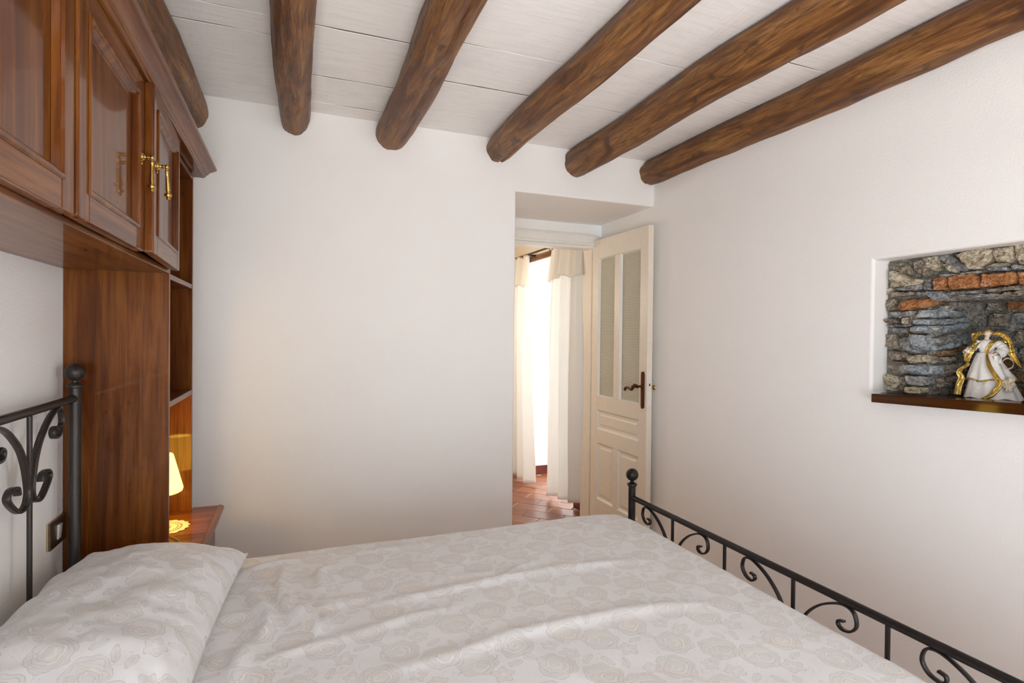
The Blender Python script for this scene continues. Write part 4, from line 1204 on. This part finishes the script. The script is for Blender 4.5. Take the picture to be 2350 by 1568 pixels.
def prof_axis(s, lo, hi, hang_lo, hang_hi):
    """arc-length s -> (coordinate, drop, edge weight)"""
    arc = PI/2*R_
    L0 = hang_lo; L1 = hi-lo-2*R_*1
    if s < hang_lo: return lo, R_+(hang_lo-s)
    s -= hang_lo
    if s < arc: a = PI/2-s/R_; return lo+R_-R_*math.sin(a), R_-R_*math.cos(a)
    s -= arc
    if s < L1: return lo+R_+s, 0
    s -= L1
    if s < arc: a = s/R_; return hi-R_+R_*math.sin(a), R_-R_*math.cos(a)
    s -= arc
    return hi, R_+s
arc = PI/2*R_
LX_ = .02+arc*2+(BX1-BX0-2*R_)+.16
LY_ = HANG+arc*2+(BY1-BY0-2*R_)+HANG
def cover(u, v):
    x, dx_ = prof_axis(u*LX_, BX0, BX1, .02, .16)
    y, dy_ = prof_axis(v*LY_, BY0, BY1, HANG, HANG)
    drop = math.hypot(dx_, dy_) if dx_ < R_ and dy_ < R_ else max(dx_, dy_)
    z_ = ZB-drop
    cr = 0
    # rounder far foot corner
    cx_, cy_ = BX1-.16, BY1-.16
    ox, oy = x, y
    if x > cx_ and y > cy_:
        ex, ey = x-cx_, y-cy_; rr = max(ex, ey); l = math.hypot(ex, ey)
        if l > 1e-6: k = rr/l; k = 1-(1-k)*.55; x, y = cx_+ex*k, cy_+ey*k
    cx_, cy_ = BX1-.16, BY0+.16
    if x > cx_ and y < cy_:
        ex, ey = x-cx_, y-cy_; rr = max(ex, -ey); l = math.hypot(ex, ey)
        if l > 1e-6: k = rr/l; k = 1-(1-k)*.55; x, y = cx_+ex*k, cy_+ey*k
    fall = max(0, 1-drop/.05)
    z_ += (fold_h(x, y)+soft(x, y))*(.25+.75*fall)
    # slight crown of the mattress
    z_ += .008*(1-((ox-.36)/1.0)**2)*(1-((oy-1.2)/.9)**2)*fall
    if drop > R_:
        wv = .012*math.sin(ox*17)+.006*math.sin(ox*41+1) if dy_ > R_ else .0
        y += wv*(drop-R_)*2*(1 if v > .5 else -1)
    return (x, y, z_)
bs = B().grid(cover, NU, NVv)
cov = bs.make('bedspread', 'rose_fabric', angle=180); tag(cov, 'white cotton bedspread with a pale beige rose print covering the bed', 'bedspread')
cov.data.shade_smooth()
def add_uv(o, fn):
    uv = o.data.uv_layers.new(name='UVMap')
    for lp in o.data.loops: uv.data[lp.index].uv = fn(lp.vertex_index)
def cov_uv(i):
    a, b_ = divmod(i, NVv)
    return (a/(NU-1)*LX_-arc-.02+BX0+R_ - .5615 + .322*4, b_/(NVv-1)*LY_-HANG-arc+BY0+R_-1.122+.193*4)
add_uv(cov, cov_uv)

# ---- pillow
pw, ph = .475, .86
pc = Vector((-.405, 1.62, .603)); prot = math.radians(-4)
PN, PM = 90, 120
def pil(u, v, top):
    a, b_ = u*2-1, v*2-1
    ea, eb = 1-abs(a)**2.6, 1-abs(b_)**3.6
    e = max(0, ea*eb)
    # corners pulled out to points
    pin = 1-.055*(1-abs(b_)**2)*abs(a)**3
    pin2 = 1-.045*(1-abs(a)**2)*abs(b_)**3
    x, y = a*pw/2*pin, b_*ph/2*pin2
    H = .128*e**.52
    skew = 1+.22*(-a)*.6
    w = 0
    if top:
        w = (.013*mn.noise(Vector((x*7+y*1.2, y*6, 3)))+.009*mn.noise(Vector((x*9-y*8, y*16+x*9, 9)))+.0025*mn.noise(Vector((x*34, y*30, 5))))*min(1, e*3)
        # drag folds running to the corners
        for (sx_, sy_) in ((1, 1), (-1, 1), (1, -1), (-1, -1)):
            dx_, dy_ = x-sx_*pw/2, y-sy_*ph/2; d = math.hypot(dx_, dy_); th = math.atan2(dy_, dx_)
            w += .006*math.sin(th*16+sx_)*math.exp(-(d/.16)**2)*min(1, d/.04)*min(1, e*4)
        z_ = .022+H*skew*.92+w
        z_ -= .006*math.exp(-((a-.97)/.05)**2) if abs(a) > .9 else 0
    else:
        z_ = .022-.022*min(1, e**.5*1.5)
    ca_, sa_ = math.cos(prot), math.sin(prot)
    return Vector((x*ca_-y*sa_, x*sa_+y*ca_, z_))+pc
pb = B()
pb.grid(lambda u, v: pil(u, v, True), PN, PM); pb.grid(lambda u, v: pil(u, v, False), PN, PM)
po = pb.make('pillow', 'rose_fabric', angle=180); tag(po, 'plump white pillow in the same rose print at the head of the bed', 'pillow')
def pil_uv(i):
    i = i % (PN*PM); a, b_ = divmod(i, PM)
    return (a/(PN-1)*pw*1.12+.07+.322*3, b_/(PM-1)*ph*1.08+.05+.193*2)
add_uv(po, pil_uv)
bm = bmesh.new(); bm.from_mesh(po.data); bmesh.ops.remove_doubles(bm, verts=bm.verts, dist=1e-5); bmesh.ops.recalc_face_normals(bm, faces=bm.faces); bm.to_mesh(po.data); bm.free(); po.data.shade_smooth()

# ---- curtains and rod in the next room
rod = thing('curtain_rod', (XR-.09, 4.4, 2.108), 'thin dark iron curtain rod with rings over the next room window', 'curtain rod')
B().tube([(2.0, 3.60, 2.106), (2.0, 5.12, 2.106)], .0085, 12).make('pole', 'rod_iron', rod)
for y in (3.62, 4.715, 5.10):
    B().box(2.0, XR, y-.008, y+.008, 2.096, 2.112).make('bracket', 'rod_iron', rod)
for y0, n in ((4.70, 9), (3.66, 14)):
    for k in range(n):
        y = y0+.042*k+.004*math.sin(k*3)
        rb = B(); cc = Vector((2.0, y, 2.093)); pts = [cc+Vector((math.cos(t)*.017, .003*math.sin(t), math.sin(t)*.017)) for t in [2*PI*q/14 for q in range(15)]]
        rb.tube(pts, .0048, 7, caps=False); rb.make('ring', 'ring_wood', rod)
def curtain(y_top, y_bot, zt_, zb_, nf, seed, label, bulge, hem=0):
    """gathered cloth hanging from the rod; folds run down, edges swing a little"""
    t_ = thing('curtain', (2.0, (y_top[0]+y_top[1])/2, zb_), label, 'curtain', 'linen curtains in the next room')
    def shape(u, v, off=0):
        k = v**.8
        ym0 = y_top[0]+(y_bot[0]-y_top[0])*k; ym1 = y_top[1]+(y_bot[1]-y_top[1])*k
        y = ym0+(ym1-ym0)*u
        amp = .022+.022*v
        x = 2.0+amp*math.sin(u*2*PI*nf+seed+.6*math.sin(v*3+seed))+.010*math.sin(u*2*PI*nf*2.3+seed*2)*(1-v*.5)-off
        x -= bulge*math.sin(PI*min(1, v*1.1))
        y += .008*math.sin(u*2*PI*nf*.7+v*4+seed)
        return (x, y, zt_+(zb_+hem*(1-u)-zt_)*v)
    B().grid(lambda u, v: shape(u, v), 90, 60).make('drape', 'curtain_linen', t_, angle=180, fix=False, solid=.0015)
    B().grid(lambda u, v: (lambda p: (p[0]-.012-.02*v, p[1]+(u-.5)*.05*v, zt_+.006-(.275+.018*math.sin(u*9))*v))(shape(u, v*.13)), 80, 14).make('top_flap', 'curtain_flap', t_, angle=180, fix=False, solid=.0012)
    return t_
curtain((3.695, 4.165), (3.615, 4.250), 2.092, .022, 3.2, .8, 'near cream linen curtain hanging beside the open door', .02, .085)
curtain((4.66, 5.07), (4.555, 5.07), 2.092, .015, 3.0, 2.2, 'far cream linen curtain beyond the bright window recess', .02)

# ---- angel figurine in the niche
AX, AY, AZ = 2.245, 1.168, 1.1575
ang = thing('angel_figurine', (AX, AY, AZ), 'angel doll in white satin gown with gold wings and sash', 'figurine')
er, ei = Vector((.46, -.887, 0)).normalized(), Vector((.887, .46, 0)).normalized()
def A(u, z_, w=0): return Vector((AX, AY, AZ))+er*u+ei*w+Vector((0, 0, z_))
# gown: fluted bell skirt in two tiers
def skirt(u, v, r0, r1, z0, z1, amp, seed, cu0, cu1):
    t = 2*PI*u; k = v
    r = r0+(r1-r0)*(k**.82); am = amp*k
    r *= 1+am*math.sin(t*7+seed)+am*.7*math.sin(t*12+seed*2+k*2)+.5*am*mn.noise(Vector((math.cos(t)*2, math.sin(t)*2, k*3+seed)))
    cu = cu0+(cu1-cu0)*k
    return A(cu+r*math.cos(t), z0+(z1-z0)*k+.004*math.sin(t*5+seed)*k, r*.92*math.sin(t))
g = B(); g.grid(lambda u, v: skirt(u, v, .020, .078, .158, .003, .05, 1.0, -.020, .002), 73, 22)
g.make('skirt', 'dress_satin', ang, angle=70)
g = B(); g.grid(lambda u, v: skirt(u, v, .022, .064, .160, .068, .07, 2.4, -.020, -.004), 73, 14)
g.make('overskirt', 'dress_satin', ang, angle=70)
br_ = B(); pts = [Vector(skirt(k/60, 1.0, .023, .0655, .160, .067, .07, 2.4, -.020, -.004)) for k in range(61)]
br_.tube(pts, [.0030+.0010*math.sin(k*2.1) for k in range(61)], 7, caps=False); br_.make('braid_trim', 'gold_braid', ang)
# body: one mesh for torso, neck, head, arms and hands
body = B()
body.lathe([(.004, .150), (.0165, .152), (.0175, .165), (.0215, .180), (.0225, .192), (.017, .201), (.0075, .206), (.0058, .212), (.006, .216)], (0, 0, 0), 20)
body.v = [tuple(A(-.017+x*1.0, z_, y*.72)) for x, y, z_ in body.v]
hd = A(-.0145, .2255, -.002)
hb = B(); hb.sphere((0, 0, 0), .0115, 22, 16)
def face_shape(p):
    x, y, z_ = p; r = .0115
    z_ *= 1.22
    if z_ < 0: f = 1+.38*z_/r; x *= max(.62, f); y *= max(.75, 1+.2*z_/r)
    # front is -y
    nose = math.exp(-((x/.0018)**2+((z_+.0008)/.0026)**2))*(1 if y < 0 else 0)
    eye = sum(math.exp(-(((x-s*.0043)/.0022)**2+((z_-.0012)/.0016)**2)) for s in (-1, 1))*(1 if y < 0 else 0)
    chin = math.exp(-((x/.003)**2+((z_+.0115)/.0025)**2))*(1 if y < 0 else 0)
    y += -.0030*nose+.0012*eye-.0008*chin
    return x, y, z_
yaw_h = math.radians(-24)
def hpos(p):
    x, y, z_ = face_shape(p)
    x2 = x*math.cos(yaw_h)-y*math.sin(yaw_h); y2 = x*math.sin(yaw_h)+y*math.cos(yaw_h)
    return hd+er*x2+ei*y2+Vector((0, 0, z_))
body.add([tuple(hpos(p)) for p in hb.v], hb.f)
def hand(b, wrist, dirv, spread, thumb_side):
    dirv = Vector(dirv).normalized(); spread = Vector(spread).normalized(); wrist = Vector(wrist)
    palm = [wrist, wrist+dirv*.004, wrist+dirv*.008]
    b.tube(palm, [.0030, .0042, .0040], 10)
    nrm = dirv.cross(spread)
    for k, L in enumerate((.0066, .0076, .0072, .0058)):
        s = wrist+dirv*.007+spread*(k-1.5)*.0021
        b.tube([s, s+dirv*L*.5+nrm*.0004, s+dirv*L+nrm*.0022], [.00125, .0011, .0008], 6)
    s = wrist+dirv*.003+spread*thumb_side*.0035
    b.tube([s, s+dirv*.003+spread*thumb_side*.0025, s+dirv*.0062+spread*thumb_side*.0032], [.0013, .0012, .0008], 6)
body.tube([A(-.036, .196, 0), A(-.054, .176, -.010), A(-.070, .158, -.022)], [.0072, .0062, .0042], 10)
hand(body, A(-.070, .158, -.022), er*-.45+ei*-.45+Vector((0, 0, -.75)), er*.7-ei*.6, 1)
body.tube([A(.003, .196, 0), A(.022, .170, -.010), A(.002, .153, -.033)], [.0072, .0065, .0042], 10)
hand(body, A(.002, .153, -.033), er*-.95+ei*-.15+Vector((0, 0, .0)), Vector((0, 0, 1))*.8+ei*-.5, 1)
body.make('body', 'porcelain_skin', ang, angle=60)
ft = B()
for s in (-1, 1): ft.sphere(hpos((s*.0043, -.0103, .0009)), .0011, 10, 6, (1.2, 1.2, .7))
for s in (-1, 1): ft.tube([hpos((s*.0022, -.0112, .0034)), hpos((s*.0045, -.0106, .0040)), hpos((s*.0066, -.0092, .0032))], .0004, 5)
ft.make('eyes', 'painted_feature', ang)
mo2 = B().tube([hpos((-.0022, -.0106, -.0056)), hpos((0, -.0114, -.0060)), hpos((.0022, -.0106, -.0056))], [.0005, .0009, .0005], 6); mo2.make('mouth', 'painted_feature', ang)
hr = B(); rg = random.Random(5)
for k in range(120):
    t = rg.uniform(0, 2*PI); ph_ = rg.uniform(-.35, 1.0)
    d = Vector((math.cos(t)*math.sqrt(max(0, 1-ph_*ph_)), math.sin(t)*math.sqrt(max(0, 1-ph_*ph_)), ph_))
    if d.y < -.35 and ph_ < .62: continue
    hr.sphere(hpos(tuple(d*.0122)), rg.uniform(.0022, .0034), 8, 5)
hr.make('hair', 'hair_curls', ang)
# bodice and sleeves
bo = B(); bo.lathe([(.019, .150), (.0192, .165), (.0235, .180), (.0245, .192), (.019, .2015), (.010, .2045)], (0, 0, 0), 22)
bo.v = [tuple(A(-.017+x*1.0, z_, y*.76)) for x, y, z_ in bo.v]; bo.make('bodice', 'dress_satin', ang, angle=50)
bt = B().lathe([(.0185, .1515), (.0205, .1525), (.0205, .1585), (.0185, .1595)], (0, 0, 0), 22); bt.v = [tuple(A(-.017+x, z_, y*.8)) for x, y, z_ in bt.v]; bt.make('belt', 'gold_cloth', ang)
def sleeve(path, rad, seed):
    b = B(); path = spline(path, 6); n_ = len(path)
    rr = [rad[0]+(rad[1]-rad[0])*(i/(n_-1))**.8+.0012*math.sin(i*1.7+seed) for i in range(n_)]
    b.tube(path, rr, 14, caps=False); b.make('sleeve', 'dress_satin', ang, solid=.0008, angle=60)
sleeve([A(-.036, .197, 0), A(-.050, .180, -.008), A(-.062, .168, -.016), A(-.071, .156, -.023)], (.0095, .0125), 1)
sleeve([A(.003, .197, 0), A(.020, .184, -.006), A(.025, .166, -.014), A(.008, .152, -.030)], (.0105, .0165), 2)
cu = B(); cu.grid(lambda u, v: A(.002+.022*u+.004*math.sin(u*6), .152-(.038-.012*u)*v, -.034+.010*u+.004*math.sin(u*7+v*3)), 12, 10); cu.make('cuff', 'dress_satin', ang, solid=.0008, angle=70)
# gold stole over the shoulders, falling over one arm to the floor
def strip(name, path, w, mat, seed=0, axis=None, n_=8):
    path = spline(path, n_); b = B(); L = len(path)
    for_w = w if callable(w) else (lambda q: w)
    def f(u, v):
        i = u*(L-1); i0 = min(int(i), L-2); p = path[i0].lerp(path[i0+1], i-i0); T = (path[i0+1]-path[i0]).normalized()
        ax = Vector(axis) if axis else er
        sdv = (ax-T*ax.dot(T)).normalized(); nn = T.cross(sdv)
        ww = for_w(u)
        return p+sdv*(v-.5)*ww+nn*(.0016*math.sin(v*11+u*9+seed)+.0008*math.sin(v*23+seed))
    b.grid(f, L*2, 9); b.make(name, mat, ang, solid=.0008, angle=70)
strip('stole', [A(.024, .198, .012), A(.010, .2055, -.004), A(-.004, .194, -.020), A(-.012, .176, -.023), A(-.016, .158, -.024)], lambda u: .017-.009*u, 'gold_cloth', 1)
strip('stole', [A(.030, .160, .014), A(.033, .182, .010), A(.024, .199, .008), A(.010, .2055, .002)], .018, 'gold_cloth', 4)
strip('stole', [A(-.030, .204, .006), A(-.044, .196, -.010), A(-.052, .182, -.022), A(-.058, .166, -.030), A(-.066, .146, -.034), A(-.069, .130, -.030)], lambda u: .022-.006*u, 'gold_cloth', 2)
strip('stole_tail', [A(-.069, .130, -.030), A(-.066, .118, -.026), A(-.082, .104, -.022), A(-.090, .090, -.020), A(-.083, .070, -.020), A(-.089, .045, -.022), A(-.094, .010, -.024)], lambda u: .008+.013*u, 'gold_cloth', 3)
strip('stole', [A(-.048, .228, .010), A(-.050, .214, .004), A(-.048, .200, -.004), A(-.040, .186, -.012)], lambda u: .020-.008*u, 'gold_cloth', 6)
strip('sash', [A(-.016, .156, -.030), A(-.013, .136, -.046), A(-.006, .110, -.060), A(.012, .075, -.074), A(.018, .060, -.078), A(.010, .038, -.080), A(-.006, .016, -.084), A(-.026, .004, -.080)], lambda u: .006+.010*math.sin(PI*u*.8), 'gold_cloth', 5)
# lace bow on the skirt
lw = B()
for k in range(7):
    t = 2*PI*k/7+.3; c0 = A(.040, .056, -.066)
    d = er*math.cos(t)+Vector((0, 0, 1))*math.sin(t)
    q = er*-math.sin(t)+Vector((0, 0, 1))*math.cos(t)
    ln = .024 if k % 2 else .018
    lw.grid(lambda u, v: c0+d*(ln*u)+q*((v-.5)*(.006+.016*u))+ei*(-.004-.004*math.sin(u*3)+.003*math.sin(v*12+k)+.012*u*abs(math.cos(t))), 8, 7)
lw.make('lace_bow', 'cream_lace', ang, solid=.0008, angle=70)
lo2 = B()
lo2.grid(lambda u, v: A(.038+.014*math.cos(u*2*PI), .150-.022+.018*math.sin(u*2*PI)*1.0-.004*v, -.034-.012*v+.004*math.sin(u*12)), 30, 5); lo2.make('lace_loop', 'cream_lace', ang, solid=.0008, angle=70)
# wings: ribbed gold, arched
def wing(pts_out, pts_in, name='wing', seed=0):
    po_ = spline(pts_out, 8); pi_ = spline(pts_in, 8); n_ = len(po_)
    b = B()
    def f(u, v):
        i = u*(n_-1); i0 = min(int(i), n_-2); a = po_[i0].lerp(po_[i0+1], i-i0); c_ = pi_[i0].lerp(pi_[i0+1], i-i0)
        p = a.lerp(c_, v)
        return p+ei*(.010*math.sin(PI*v*.9)+.0016*math.sin(u*62)*(1-v)*(1 if v < .75 else .3))
    b.grid(f, n_*4, 9); b.make(name, 'gold_cloth', ang, solid=.0016, angle=60)
wing([A(-.004, .228, .018), A(.012, .2335, .020), A(.030, .226, .022), A(.046, .207, .024), A(.053, .180, .026), A(.060, .150, .026), A(.074, .110, .026)],
     [A(-.004, .222, .018), A(.010, .222, .018), A(.026, .212, .018), A(.034, .194, .018), A(.034, .172, .018), A(.044, .148, .020), A(.073, .111, .026)])
wing([A(-.026, .230, .018), A(-.036, .2335, .020), A(-.048, .231, .022), A(-.055, .222, .024), A(-.058, .205, .026), A(-.060, .190, .026), A(-.066, .170, .026)],
     [A(-.026, .222, .018), A(-.034, .222, .018), A(-.042, .214, .018), A(-.046, .200, .018), A(-.046, .190, .018), A(-.052, .180, .020), A(-.0655, .171, .026)])
